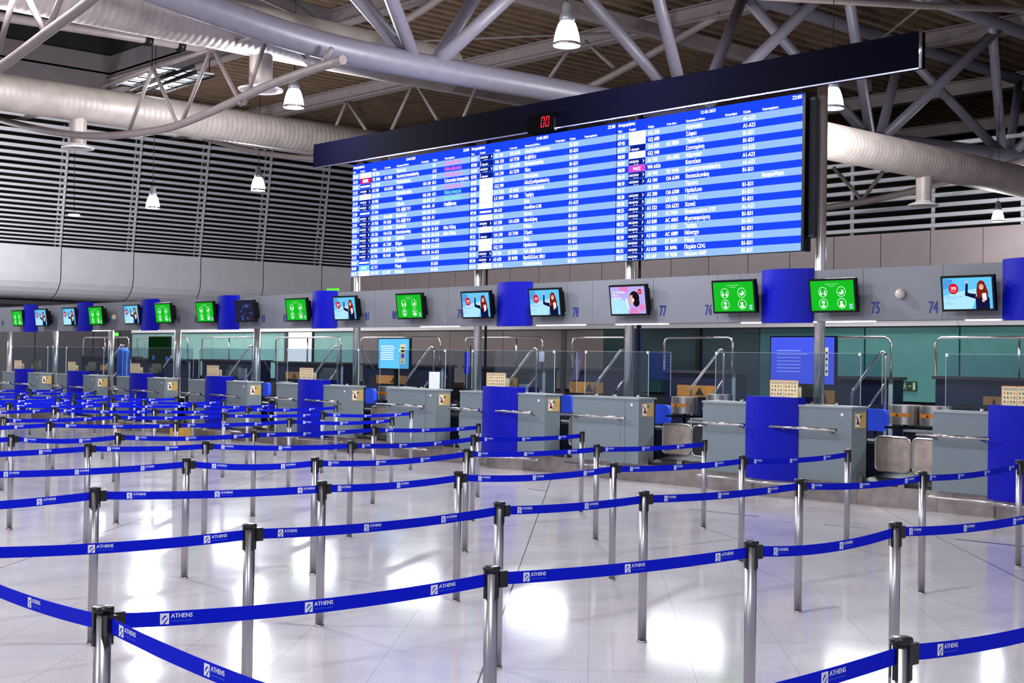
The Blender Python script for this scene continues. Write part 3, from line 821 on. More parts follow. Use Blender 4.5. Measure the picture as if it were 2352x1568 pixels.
# ------------------------------------------------------------------ screens on the fascia
SW, SH = .66, .41
def screen_body(t):
    m = MB(); m.box((-SW/2, 0, -SH/2), (SW/2, .055, SH/2), BLACK); m.build('bezel', t)
    m = MB(); m.box((-SW/2+.06, .055, -SH/2+.05), (SW/2-.06, .14, SH/2-.06), BLACK)
    m.box((-.05, .1, -.03), (.05, .17, .09), BLACK); m.build('mount', t)
DW, DH = SW-.05, SH-.05
def face(t, fn):
    m = MB(); fn(m); return m.build('display', t)
def d_green(m):
    quad(m, -DW/2, DW/2, -DH/2, DH/2, S_GREEN, -.002)
    put_text(m, 'Προστατεύουμε ο ένας τον άλλον', 0, .135, .010, S_GW, -.004, .8, .26, 'c'); put_text(m, 'Protecting each other', 0, .112, .010, S_GW, -.004, .8, .2, 'c')
    for cx, cz in ((-.13, .045), (.13, .045), (-.13, -.095), (.13, -.095)):
        ring(m, cx, cz, .062, .006, S_GW, -.004, 24)
    for dx in (-.03, .03):
        disc(m, -.13+dx, .055, .010, S_GW, -.005, 10); quad(m, -.13+dx-.011, -.13+dx+.011, .005, .042, S_GW, -.005)
    quad(m, -.15, -.11, .022, .03, S_GW, -.005)
    disc(m, .13, .04, .03, S_GW, -.005, 12, 1.2); disc(m, .115, .055, .02, S_GREEN, -.006, 10)
    disc(m, -.13, -.082, .024, S_GW, -.005, 14); quad(m, -.155, -.105, -.14, -.115, S_GW, -.005); quad(m, -.148, -.112, -.095, -.085, S_GREEN, -.006)
    disc(m, .125, -.085, .02, S_GW, -.005, 12); m.poly([(.09, -.005, -.14), (.17, -.005, -.14), (.15, -.005, -.105), (.11, -.005, -.105)], S_GW)
    quad(m, .235, .275, -.16, -.105, S_BLUE2, -.004); ring(m, .255, -.132, .014, .005, S_NAVY, -.006, 12)
def d_ad2(m): d_ad(m, pct='-35%')
def d_ad(m, hair=S_HAIR, pct='20%'):
    quad(m, -DW/2, DW/2, -DH/2, DH/2, S_BLUE, -.002)
    m.poly([(-DW/2, -.003, -DH/2), (.05, -.003, -DH/2), (.16, -.003, .06), (-.1, -.003, .02), (-DW/2, -.003, -.03)], S_BLUE2)
    for k in range(7):
        a = .2+k*.2; m.poly([(-DW/2, -.0035, DH/2), (-DW/2+.13*cos(-a), -.0035, DH/2+.13*sin(-a)), (-DW/2+.13*cos(-a-.1), -.0035, DH/2+.13*sin(-a-.1))], S_TXT)
    disc(m, -.17, .055, .062, S_RED, -.005, 24); put_text(m, pct, -.17, .045, .034, S_WHITE, -.007, .9, .1, 'c', .002); put_text(m, 'DISCOUNT', -.17, .022, .010, S_WHITE, -.007, .9, .08, 'c')
    put_text(m, 'Συμπληρώστε το ερωτηματολόγιο', -.28, -.04, .012, S_TXT, -.005, .8, .26); put_text(m, 'και κερδίστε έκπτωση 20%', -.28, -.06, .012, S_TXT, -.005, .8, .24)
    put_text(m, 'Fill in the survey', -.28, -.10, .010, S_TXT, -.005, .8, .2); put_text(m, 'and get a 20% discount', -.28, -.12, .010, S_TXT, -.005, .8, .2)
    # waving woman with long auburn hair
    m.poly([(.10, -.005, -DH/2), (.27, -.005, -DH/2), (.27, -.005, -.06), (.215, -.005, .0), (.14, -.005, -.01), (.10, -.005, -.05)], S_NAVY)
    m.poly([(.11, -.006, -.01), (.10, -.006, -.065), (-.03, -.006, -.025), (-.02, -.006, .02), (.03, -.006, -.0)], S_NAVY)
    m.poly([(-.03, -.006, -.025), (.005, -.006, -.02), (.015, -.006, .11), (-.012, -.006, .115)], S_NAVY)
    disc(m, .0, .13, .017, S_SKIN, -.007, 10)
    m.poly([(.12, -.007, -.06), (.115, -.007, .03), (.13, -.007, .11), (.165, -.007, .145), (.21, -.007, .135), (.235, -.007, .08), (.26, -.007, .0), (.25, -.007, -.07), (.19, -.007, -.05)], hair)
    disc(m, .178, .07, .033, S_SKIN, -.009, 16, .85); quad(m, .163, .193, .047, .055, S_WHITE, -.011)
    quad(m, .164, .172, .075, .081, S_NAVY, -.011); quad(m, .184, .192, .075, .081, S_NAVY, -.011)
    m.poly([(.19, -.011, -.09), (.24, -.011, -.08), (.235, -.011, .0), (.185, -.011, -.005)], S_WHITE)
    disc(m, .2, -.085, .02, S_SKIN, -.012, 8)
def d_head(m):
    quad(m, -DW/2, DW/2, -DH/2, DH/2, S_LIL, -.002)
    m.poly([(-.15, -.003, DH/2), (.02, -.003, DH/2), (.0, -.003, .1), (-.12, -.003, .13)], S_PINK); disc(m, .24, -.1, .05, S_PINK, -.003)
    m.poly([(-DW/2, -.003, -DH/2), (.0, -.003, -DH/2), (-.03, -.003, .0), (-DW/2, -.003, .03)], S_BLUE2)
    for s, z in (('ALL YOU NEED', .095), ('FOR A', .055), ('FANTASTIC', .015)): put_text(m, s, -.27, z, .026, S_WHITE, -.006, .9, .27, bold=.002)
    m.poly([(.02, -.005, -DH/2), (.06, -.005, -.09), (.12, -.005, -.11), (.16, -.005, -.08), (.18, -.005, -DH/2)], S_PINK)
    disc(m, .12, .03, .088, S_HAIRB, -.006, 20); disc(m, .15, -.03, .06, S_HAIRB, -.006, 16)
    m.poly([(.04, -.007, .06), (.09, -.007, .07), (.10, -.007, -.05), (.07, -.007, -.06), (.05, -.007, -.035), (.035, -.007, .0)], S_SKIN)
    disc(m, .10, .0, .025, S_WHITE, -.008, 14, .7); m.poly([(-.04, -.006, .04), (-.01, -.006, .02), (.02, -.006, -.12), (-.0, -.006, -.13)], S_WHITE)
    disc(m, .225, .11, .036, S_RED, -.006, 18); put_text(m, '-20%', .225, .1, .018, S_WHITE, -.008, .9, .055, 'c'); ring(m, -.2, -.14, .012, .004, S_WHITE, -.006, 10); ring(m, -.17, -.14, .012, .004, S_WHITE, -.006, 10)
def d_dim(m):
    quad(m, -DW/2, DW/2, -DH/2, DH/2, S_DIM, -.002)
    random.seed(3)
    for k in range(14):
        x = random.uniform(-.26, .22); z = random.uniform(-.15, .12); w = random.uniform(.03, .08)
        m.poly([(x, -.003-k*.0002, z), (x+w, -.003-k*.0002, z+random.uniform(-.03, .05)), (x+w*.8, -.003-k*.0002, z-w*.6)], S_DIM2 if k % 2 else S_TXT)
scr = [(28, 52, 731, 'g', 'small green hygiene screen furthest left on the fascia'),
       (80, 107, 729.5, 'a', 'tiny advert screen just right of the leftmost blue curved panel'),
       (144, 173, 727.5, 'a', 'small advert screen left of the second blue curved panel'),
       (203, 236, 725.5, 'g', 'green hygiene screen right of the second blue curved panel'),
       (283, 320, 722.5, 'a', 'advert screen touching the left side of the third blue curved panel'),
       (355, 394, 719.5, 'g', 'green hygiene screen beside desk number 85'),
       (451, 491, 717, 'g', 'green hygiene screen left of the fourth blue curved panel'),
       (540, 584, 714.5, 'd', 'dim almost black screen left of desk number 83'),
       (655, 707, 712, 'g', 'green hygiene screen beside desk number 82'),
       (764, 820, 708.5, 'a', 'advert screen with red-haired woman left of desk number 81'),
       (909, 972, 704, 'g', 'green hygiene screen beside desk number 80'),
       (1059, 1128, 701, 'b', 'advert screen with waving woman beside desk number 79'),
       (1215, 1288, 695.5, 'b', 'advert screen with waving woman left of desk number 78'),
       (1400, 1486, 690.5, 'h', 'pink advert screen with woman wearing headphones beside desk number 77'),
       (1636, 1735, 682.5, 'g', 'green hygiene screen right of desk number 76'),
       (1859, 1966, 680, 'g', 'green hygiene screen left of desk number 75'),
       (2162, 2284, 675, 'a', 'largest advert screen, red-haired woman waving, right of desk number 74')]
XS = 14.84
for (a, b, cy, k, lab) in scr:
    pa, pb = onx(a, cy, XS), onx(b, cy, XS)
    t = thing('wall_screen', lab, 'screen', (XS, (pa.y+pb.y)/2, pa.z), RF, 'screens along the fascia')
    t.rotation_euler = (radians(8), 0, RF)
    t.scale = (min(1.12, max(.9, (pa.y-pb.y)/SW)),)*3
    screen_body(t); face(t, {'g': d_green, 'a': d_ad, 'b': d_ad2, 'h': d_head, 'd': d_dim}[k])

# ------------------------------------------------------------------ steel columns
XC = 15.56
for i, px in enumerate((22, 127, 255, 408, 590, 819, 1097, 1445, 1882)):
    y = onx(px, 800, XC).y
    top = zbot+.2 if i >= 5 else 2.9
    m = MB(); m.tube([(XC, y, 0), (XC, y, top)], .072, COLM, 24)
    o = m.build('steel_column'); 
    tag(o, ['steel column furthest left behind the check-in desks', 'second steel column from the left', 'steel column beside the green exit sign', 'fourth steel column from the left, right of the third blue desk', 'steel column right of the fourth blue desk',
            'tall steel column under the left end of the departures board', 'tall steel column under the first joint of the departures board', 'tall steel column under the second joint of the departures board', 'thick steel column at the right end of the departures board'][i], 'column', 'steel columns behind the desks')
    if i in (6, 7):
        for d in (.15,):
            m = MB(); m.tube([(XC+.05, y-d, 0), (XC+.05, y-d, top)], .022, BLACK, 8)
            tag(m.build('cable_pipe'), 'thin dark pipe beside the column under the %s joint of the board' % ('first' if i == 6 else 'second'), 'pipe')
    if i == 7:
        m = MB(); m.box((XC+.05, y-.16, 0), (XC+.1, y-.10, 2.4), mat('blue_black_rail', (20, 30, 90), .25)); m.build('blue_edge_strip', o, None)
        
# ------------------------------------------------------------------ check-in desks
XD = 14.9
def rail(mb, x0, x1, z, y=-.15, r=.022):
    mb.tube([(x0, y, z), (x1, y, z)], r, CHROME, 12)
    for x in (x0+(x1-x0)*.16, x1-(x1-x0)*.16):
        mb.tube([(x, y, z-.01), (x, .02, z-.05)], .011, STEEL, 8)
NB = mat('no_hazard_black', (25, 22, 20), .5)
def notice(parent, y0, y1, z0, z1, x):
    """cream end-panel notice on the near end (+x local) of a desk"""
    m = MB(); g = MB()
    def q(a, b, c, d, mt, e): m.poly([(x+e, a, c), (x+e, b, c), (x+e, b, d), (x+e, a, d)], mt)
    m.box((x, y0, z0), (x+.006, y1, z1), mat('ochre_notice', (196, 164, 98), .5))
    q(y0+.015, y0+(y1-y0)*.45, z0+.02, z1-.02, WHITE, .008)
    yy = y0+.015; w = (y1-y0)*.42
    m.poly([(x+.010, yy, z1-.04), (x+.010, yy+.02, z1-.04), (x+.010, yy+w, z0+.04), (x+.010, yy+w-.02, z0+.04)], RED)
    m.poly([(x+.009, yy+w*.2, z0+.05), (x+.009, yy+w*.8, z0+.05), (x+.009, yy+w*.5, z1-.05)], NB)
    m.poly([(x+.009, yy+w+.01+.03*cos(k*pi/5), z1-.05+.02*sin(k*pi/5)) for k in range(10)], GREEN)
    for k in range(3): q(y0+(y1-y0)*.6, y1-.02, z1-.05-k*.035, z1-.042-k*.035, ORANGE, .008)
    return m.build('notice', parent)
def blueseg(m, x0, x1, z0, z1, dep=.13):
    n = 14; prof = [(x0+(x1-x0)*i/n, -.015-dep*sin(pi*i/n)**.9) for i in range(n+1)]
    for (xa, ya_), (xb_, yb_) in zip(prof, prof[1:]):
        m.poly([(xa, ya_, z0), (xb_, yb_, z0), (xb_, yb_, z1), (xa, ya_, z1)], BLUEP, True)
    top = [(x, y, z1) for x, y in prof]+[(x1, .16, z1), (x0, .16, z1)]
    m.poly(top, BLUEP); m.poly([(x, y, z0) for x, y in prof], BLUEP)
    m.poly([(x0, -.015, z0), (x0, .16, z0), (x0, .16, z1), (x0, -.015, z1)], BLUEP); m.poly([(x1, -.015, z0), (x1, -.015, z1), (x1, .16, z1), (x1, .16, z0)], BLUEP); m.poly([(x0, .16, z0), (x1, .16, z0), (x1, .16, z1), (x0, .16, z1)], BLUEP)
# px edges at the front plane
desks = [('grey check-in desk at the right edge with a blue curved section cut by the frame', (2143, 2272, 2440, 2620), True),
         ('grey check-in desk with blue curved section standing left of the steel gate at right', (1615, 1715, 1835, 1957), True),
         ('plain grey check-in desk without blue section under the second board joint', (1316, None, None, 1468), False),
         ('grey and blue check-in desk under the first joint of the board', (1057, 1110, 1190, 1252), True),
         ('plain grey check-in desk with a white paper stand below the light blue display', (890, None, None, 1001), False),
         ('grey and blue check-in desk below the glossy creased notice', (635, 685, 743, 802), True),
         ('grey and blue check-in desk left of the fifth column', (433, 472, 520, 568), True),
         ('grey and blue check-in desk below the blue jacket', (268, 298, 338, 378), True),
         ('grey and blue check-in desk second from the left edge', (130, 155, 190, 218), True),
         ('grey and blue check-in desk at the left edge', (5, 35, 63, 90), True)]
dinfo = []
for di, (lab, (a, b, c, d), blue) in enumerate(desks):
    ys = [onx(p, 900, XD).y if p is not None else None for p in (a, b, c, d)]
    W = ys[0]-ys[3]; DEP = .62
    t = thing('check_in_desk', lab, 'check-in desk', (XD, ys[0], 0), RF, 'row of check-in desks')
    dinfo.append((t, ys[0], ys[3], W, blue))
    m = MB(); fronts = [(0, ys[0]-ys[1]), (ys[0]-ys[2], W)] if blue else [(0, W)]
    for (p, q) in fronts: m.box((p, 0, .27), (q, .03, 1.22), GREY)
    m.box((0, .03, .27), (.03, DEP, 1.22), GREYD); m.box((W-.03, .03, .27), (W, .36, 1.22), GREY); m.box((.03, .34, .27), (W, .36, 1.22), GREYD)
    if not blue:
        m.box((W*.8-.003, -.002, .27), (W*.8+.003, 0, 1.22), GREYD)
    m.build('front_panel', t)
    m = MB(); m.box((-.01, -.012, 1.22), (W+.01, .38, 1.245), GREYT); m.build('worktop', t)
    m = MB()
    if blue:
        blueseg(m, ys[0]-ys[1], ys[0]-ys[2], .23, 1.335); m.build('blue_section', t)
        B0, B1 = ys[0]-ys[1], ys[0]-ys[2]
        for (p, q, zz) in ((-.10, B0+.12, .945), (B1-.32, W-.10, .945)):
            m = MB(); rail(m, p, q, zz, -.19 if True else -.15); m.build('bumper_rail', t)
        m = MB(); mid = (B0+B1)/2
        m.tube(smooth([(-.06, -.07, .2), (B0*.6, -.07, .2), (B0+.05, -.12, .2), (mid, -.24, .2), (B1-.05, -.12, .2), (B1+(W-B1)*.4, -.07, .2), (W-.06, -.07, .2)], 4), .02, CHROME, 10); m.build('foot_rail', t)
        m = MB()
        n = 10; pr_ = [(B0+(B1-B0)*i/n, .13-.22*sin(pi*i/n)**.7) for i in range(n+1)]
        for (xa, ya_), (xb_, yb_) in zip(pr_, pr_[1:]): m.poly([(xa, ya_, 0), (xb_, yb_, 0), (xb_, yb_, .25), (xa, ya_, .25)], KICK, True)
        m.box((0, .13, 0), (W, .2, .27), KICK); m.build('plinth', t)
    else:
        m = MB(); rail(m, -.12, W-.14, .945); m.build('bumper_rail', t)
        m = MB(); rail(m, -.08, W-.1, .2, -.07, .02); m.build('foot_rail', t)
        m = MB(); m.box((0, .13, 0), (W, .2, .27), KICK); m.build('plinth', t)
    notice(t, .06, .31, .965, 1.165, W)
    m = MB(); m.box((W-.16, -.004, 1.12), (W-.125, .0, 1.155), WHITE); 
    m.build('small_label', t)
    # acrylic sneeze screen standing on the worktop
    s = thing('acrylic_screen', 'clear acrylic screen standing on the ' + lab.split(' check-in desk')[0].replace('grey and blue', 'grey and blue') + ' desk, ' + ['right edge of frame', 'beside the round drums', 'second board joint', 'first board joint', 'behind the white paper', 'beneath the creased notice', 'left of fifth column', 'in front of the blue jacket', 'second desk from left', 'leftmost desk'][di], 'screen', (XD+.22, ys[0]-.04, 1.245), RF, 'acrylic screens on the desks')
    m = MB(); w2 = W-.06; hs = .68
    m.box((0, 0, .02), (w2, .006, hs), ACR); m.box((w2-.006, .008, .02), (w2, .5, hs), ACR); m.build('clear_pane', s)
    m = MB()
    for x in (0, w2): m.box((x-.002, -.002, .02), (x+.002, .008, hs), ACRE)
    m.box((0, -.002, hs), (w2, .008, hs+.003), ACRE); m.box((w2-.003, 0, hs), (w2+.003, .5, hs+.003), ACRE); m.box((w2-.003, .497, .02), (w2+.003, .503, hs), ACRE); m.build('pane_edge', s)
    m = MB()
    for x in (.0, w2-.03): m.box((x, -.012, hs-.03), (x+.03, .012, hs+.01), WHITE)
    m.build('clip', s)
    for x in (w2*.2, w2*.5, w2*.85):
        m = MB(); m.lathe([(.022, -.0), (.022, .02), (.012, .03), (0, .032)], CHROME, 12, (x, .0, 0)); m.build('foot_clamp', s)

# folded cardboard notices standing on the blue sections
NC = [('cream two-page notice on the blue desk right of the big blue monitor column', 1768, 1833, 865, 912), ('cream notice at the right edge of the frame on a blue desk', 2300, 2372, 878, 934), ('cream notice on the blue desk under the first board joint', 1117, 1161, 847, 888),
      ('glossy creased cream notice on the blue desk at centre left', 688, 719, 834, 867), ('cream notice on the blue desk left of the fifth column', 475, 502, 828, 858), ('cream notice on the blue desk below the dark monitor', 300, 321, 823, 851),
      ('cream notice on the blue desk second from the left', 156, 173, 819, 845), ('cream notice on the leftmost blue desk', 33, 49, 816, 839)]
ICN = mat('notice_icon_dark', (110, 92, 70), .6)
for lab, a, b, c, d in NC:
    p, q = onx(a, d, XD-.05), onx(b, d, XD-.05)
    w = p.y-q.y; h = .225
    t = thing('folded_notice', lab, 'notice', (XD-.05, p.y, 1.336), RF, 'cream notices on the desks')
    m = MB(); m.box((0, 0, 0), (w*.49, .006, h), CREAM); m.box((w*.49, 0, 0), (w, .006, h), CREAM)
    m.box((0, .07, 0), (w, .076, h*.6), CREAM)
    m.build('card', t)
    m = MB()
    for x in (0, w*.49, w-.006): m.box((x, -.002, 0), (x+.006, 0, h), ORANGE)
    m.box((0, -.002, h-.006), (w, 0, h), ORANGE)
    for pg in (0, 1):
        x0 = pg*w*.49+.02; quad(m, x0, x0+w*.42, h*.78, h*.92, mat('notice_heading_grey', (176, 166, 140), .6), -.003)
        for r_ in range(3):
            for k in range(4):
                x = x0+.01+k*w*.105; z = h*(.58-r_*.22)
                quad(m, x, x+w*.045, z, z+h*.10, ORANGE if (k+r_+pg) % 3 == 0 else ICN, -.003)
    m.build('printed_icons', t)

# ------------------------------------------------------------------ gaps between the desks: plinths, belts, gates
gapn = ['between the right-hand desks', 'left of the big blue monitor', 'right of the first board joint', 'left of the first board joint', 'below the light blue display',
        'left of the desk with the creased notice', 'right of the desk below the blue jacket', 'left of the desk below the blue jacket', 'between the two leftmost desks']
gt0, gt1 = onx(2010, 1080, 15.42).z, onx(2010, 1001, 15.42).z
zdk = onx(2010, 975, 16.4).z
for gi in range(9):
    near, far = dinfo[gi], dinfo[gi+1]
    y1, y0 = near[1], far[2]           # y0 < y1 ? near desk far end .. far desk near end
    ya, yb = max(y0, y1), min(y0, y1)
    W = ya-yb; lab = gapn[gi]
    t = thing('conveyor_intake', 'low black baggage conveyor behind a steel plinth ' + lab, 'conveyor', (15.03, ya, 0), RF, 'baggage conveyors between the desks')
    m = MB(); m.box((.003, 0, 0), (W-.003, .05, .26), KICK); m.box((.003, 0, .26), (.07, .05, .36), KICK); m.box((W*.52, 0, .26), (W*.60, .05, .36), KICK); m.box((W-.07, 0, .26), (W-.003, .05, .36), KICK)
    m.build('steel_plinth', t)
    m = MB(); m.raw([(.02, .05, .30), (W-.02, .05, .30), (W-.02, 1.1, .46), (.02, 1.1, .46), (.02, .05, .05), (W-.02, .05, .05), (W-.02, 1.1, .05), (.02, 1.1, .05)],
                    [(0,1,2,3), (0,4,5,1), (1,5,6,2), (2,6,7,3), (3,7,4,0)], BELTB); m.build('belt', t)
    m = MB(); m.box((.0, 1.12, 0), (W, 1.2, zdk-.06), INKN); m.box((-.0, 1.08, zdk-.06), (W, 1.5, zdk-.03), GREYT); m.build('back_cabinet', t)
    n = 2 if W > .9 else 1
    g = thing('steel_gate', 'rounded steel tube gate above the conveyor ' + lab, 'gate', (15.40, ya, 0), RF, 'steel gates above the conveyors')
    pw = (W-.12)/2 if n == 2 else (W-.12)
    for k in range(n):
        x0 = .03+(n-1-k)*(pw+.03) if n == 2 else .05; x1 = x0+pw; r = .07
        cs = []
        for (cx, cz, a0) in ((x1-r, gt1-r, 0), (x0+r, gt1-r, 90), (x0+r, gt0+r, 180), (x1-r, gt0+r, 270)):
            for q in range(0, 91, 30): cs.append((cx+r*cos(radians(a0+q)), 0, cz+r*sin(radians(a0+q))))
        dark = (gi == 1 and k == 0) or gi in (5, 6)
        # order: k=0 is the panel nearest the camera side
        m = MB(); m.tube(cs+[cs[0]], .014, CHROME, 8, False); fo = m.build('tube_frame', g)
        m = MB(); m.poly([(c[0], .0, c[2]) for c in cs], BELTB if dark else mat('scuffed_steel_sheet', (182, 168, 158), .42, .8, .22, 9)); m.poly([(c[0], .006, c[2]) for c in cs][::-1], BELTB if dark else MATS['scuffed_steel_sheet']); m.build('sheet', g)
    m = MB(); hx = W-.03
    m.tube([(hx, .0, .33), (hx, 0, gt1+.06), (hx, -.01, gt1+.11), (hx, -.05, gt1+.15), (hx-.0, -.09, gt1+.15)], .016, CHROME, 10); m.build('hooked_post', g)

# round drums on a black post behind the desks
DX = 16.5
for k, (px, py, wpx, lab) in enumerate(((1572, 930, 62, 'round steel drum with orange label, clearly visible left of the big monitor desk'), (1652, 925, 62, 'round steel drum half hidden behind the desk left of the big monitor'), (2080, 952, 72, 'round steel drum right of the blue chair at the right edge'),
                                         (2150, 955, 72, 'second round steel drum beside the right-hand desk'), (894, 902, 52, 'round steel drum with orange label below the light blue display'), (935, 903, 48, 'round steel drum behind the plain desk below the light blue display'),
                                         (655, 890, 40, 'small steel drum beside the desk with the creased notice'))):
    p = onx(px, py, DX); R_ = .5*wpx/FPX*sqrt(p.x**2+p.y**2)*.98
    t = thing('steel_drum', lab, 'drum', (DX, p.y, p.z), RF, 'round steel drums behind the desks')
    m = MB(); n = 60; prof = [(R_, -.13), (R_, .13), (R_*.96, .135), (0, .135)]
    DRM = mat('rippled_drum_steel', (196, 188, 182), .3, 1.0, .3, 14, bump=.25, stretch=(1, 1, .1)); m.lathe([(R_, -.13), (R_, .13)], DRM, n); m.lathe([(0, -.13), (R_, -.13)], DRM, n, smooth=False); m.lathe([(R_, .13), (0, .13)], DRM, n, smooth=False); m.build('drum_shell', t)
    m = MB()
    for i in range(-6, 7):
        a = radians(-90+i*7); b = radians(-90+(i+1)*7); rr = R_+.003
        m.poly([(rr*cos(a), rr*sin(a), -.025), (rr*cos(b), rr*sin(b), -.025), (rr*cos(b), rr*sin(b), .025), (rr*cos(a), rr*sin(a), .025)], ORANGE)
    rr = R_+.006; a = radians(-90)
    m.poly([(rr*cos(a-.1), rr*sin(a-.1), -.018), (rr*cos(a+.1), rr*sin(a+.1), -.018), (rr*cos(a), rr*sin(a), .02)], NB); m.build('orange_label', t)
    m = MB(); m.tube([(0, 0, -.13), (0, 0, -p.z+.0)], .025, BLACK, 10); m.box((-.2, -.2, -.19), (.2, .2, -.16), BLACK); m.build('post', t)

# chairs
def chair(lab, px, py, wpx):
    p = onx(px, py, 16.95)
    t = thing('desk_chair', lab, 'chair', (16.95, p.y, 0), RF, 'blue chairs behind the desks')
    w = max(.15, .5*wpx/FPX*sqrt(p.x**2+p.y**2)*.95); zt = p.z
    m = MB(); pts = []
    for (cx, cz, a0) in ((w-.07, zt+.12-.07, 0), (-w+.07, zt+.12-.07, 90), (-w+.07, zt-.12, 180), (w-.07, zt-.12, 270)):
        for q in range(0, 91, 30): pts.append((cx+.07*cos(radians(a0+q)), cz+.07*sin(radians(a0+q))))
    m.poly([(x, -.03-.03*cos(x*4), z) for x, z in pts], SEATB); m.poly([(x, .03, z) for x, z in pts][::-1], SEATB)
    for (xa, za), (xb_, zb_) in zip(pts, pts[1:]+pts[:1]): m.poly([(xa, -.03-.03*cos(xa*4), za), (xa, .03, za), (xb_, .03, zb_), (xb_, -.03-.03*cos(xb_*4), zb_)], SEATB)
    m.build('backrest', t)
    m = MB(); m.box((-.23, -.5, .47), (.23, -.02, .54), SEATB); m.build('seat', t)
    m = MB(); m.tube([(0, -.25, .08), (0, -.25, .47)], .03, BLACK, 10); m.tube([(0, -.25, .45), (0, .02, .48), (0, .04, zt-.1)], .02, BLACK, 8); m.build('pillar', t)
    m = MB()
    for k in range(5): a = k*2*pi/5; m.tube([(0, -.25, .1), (.28*cos(a), -.25+.28*sin(a), .04)], .02, BLACK, 6)
    m.build('star_base', t)
for a in ((1297, 922, 56, 'blue office chair left of the plain desk under the second board joint'), ((1518), 946, 60, 'blue office chair partly hidden behind the round drum'), (2008, 958, 72, 'blue office chair behind the gate near the right edge'),
          (853, 905, 34, 'blue office chair below the light blue display, mostly hidden'), (612, 890, 24, 'blue office chair far back left of the creased notice')):
    chair(a[3], a[0], a[1], a[2])

# dark cabinets, hoop rails and stair handrails of the crossing platforms
XP = 18.0
plat = [(2140, 2420, 863, 2150, 2440, [2341], 'at the right edge behind the cream notice'), (1840, 2052, 861, 1850, 2047, [], 'right of the big blue monitor'), (1520, 1690, 849, 1527, 1683, [], 'left of the big blue monitor'),
        (1308, 1446, 844, 1316, 1440, [], 'behind the column under the second board joint'), (1063, 1252, 840, 1070, 1246, [1186], 'behind the first board joint column'), (828, 1018, 834, 831, 1011, [], 'behind the light blue display'),
        (627, 787, 829, 634, 783, [706], 'in front of the bright white doorway'), (460, 597, 824, 465, 592, [526], 'left of the bright white doorway'), (312, 436, 822, 316, 432, [], 'behind the black monitor with green reflection'), (183, 300, 816, 192, 296, [241], 'beside the green exit sign')]
for (a, b, yl, ra, rb, mids, lab) in plat:
    pa, pb = onx(a, yl, XP), onx(b, yl, XP); z = pa.z; W = pa.y-pb.y
    t = thing('platform_cabinet', 'dark navy cabinet with a stone ledge ' + lab, 'cabinet', (XP, pa.y, 0), RF, 'platform cabinets behind the desks')
    m = MB(); m.box((.04, .04, 0), (W-.04, .34, z-.045), INKN); m.box((W-.1, .03, 0), (W-.03, .04, z-.045), GREY); m.build('body', t)
    m = MB(); m.box((0, 0, z-.045), (W, .38, z), LEDGE); m.build('ledge', t)
    p0, p1 = onx(ra, 775, XP+.3), onx(rb, 775, XP+.3)
    g = thing('hoop_rail', 'steel hoop rail standing on the dark cabinet ' + lab, 'rail', (XP+.3, p0.y, z), RF, 'hoop rails above the cabinets')
    w = p0.y-p1.y; h = p0.z-z; r = .09
    m = MB(); m.tube([(0, 0, 0), (0, 0, h-r), (r*.3, 0, h-r*.3), (r, 0, h), (w-r, 0, h), (w-r*.3, 0, h-r*.3), (w, 0, h-r), (w, 0, 0)], .021, CHROME, 10); m.build('hoop', g)
    for q in mids:
        x = p0.y-onx(q, 800, XP+.3).y; m = MB(); m.tube([(x, 0, 0), (x, 0, h)], .018, CHROME, 8); m.build('middle_post', g)
XR = 17.1
for k, (px, py, s) in enumerate(((2034, 808, 1.0), (1662, 803, .97), (1437, 801, .92), (1233, 800, .85), (997, 797, .85), (776, 795, .72), (581, 794, .72), (415, 796, .66), (283, 792, .58))):
    P_ = lambda dx, dy: onx(px+dx*s, py+dy*s, XR)
    t = thing('stair_handrail', 'sloping steel stair handrail ' + plat[k+1 if k else 1][6] if k else 'sloping steel stair handrail right of the big blue monitor', 'handrail', (0, 0, 0), 0, 'stair handrails behind the desks')
    lowz = 0.0
    a = P_(-77, 110)
    m = MB(); m.tube([(XR, a.y, lowz), P_(-77, 98), P_(-74, 88), P_(-12, 4), P_(-6, 0), P_(-1, 4), P_(0, 14), (XR, P_(0, 14).y, lowz)], .021, CHROME, 10); m.build('top_rail', t)
    m = MB(); m.tube([P_(0, 72), P_(-50, 140)], .018, CHROME, 8); m.build('lower_rail', t)

# brown boards with a warning mark leaning on the cabinets
for k, (a, b, c, d, lab) in enumerate(((1555, 1642, 886, 909, 'brown timber board behind the round drum'), (1308, 1384, 878, 901, 'brown timber board behind the clear screen at the second board joint'), (864, 932, 863, 880, 'brown timber board under the light blue display'),
                               (656, 690, 854, 869, 'brown timber board left of the creased notice'), (1160, 1186, 868, 886, 'brown timber board right of the cream notice at the first board joint'), (1862, 1915, 897, 930, 'brown timber board right of the column by the big monitor'),
                               (2258, 2300, 911, 930, 'brown timber board left of the rightmost cream notice'), (630-400, 648-400, 838, 850, 'brown timber board at the far left behind the desks'))):
    p, q = onx(a, d, 18.008), onx(b, c, 18.008)
    m = MB(); m.box((0, 0, 0), (p.y-q.y, .03, q.z-p.z), BROWN)
    t = thing('timber_board', lab, 'board', (18.008, p.y, p.z), RF, 'brown boards behind the desks'); m.build('board', t)
    w = p.y-q.y; h = q.z-p.z; m = MB(); m.poly([(w*.48, -.003, h*.15), (w*.72, -.003, h*.15), (w*.6, -.003, h*.85)], NB); m.build('warning_mark', t)

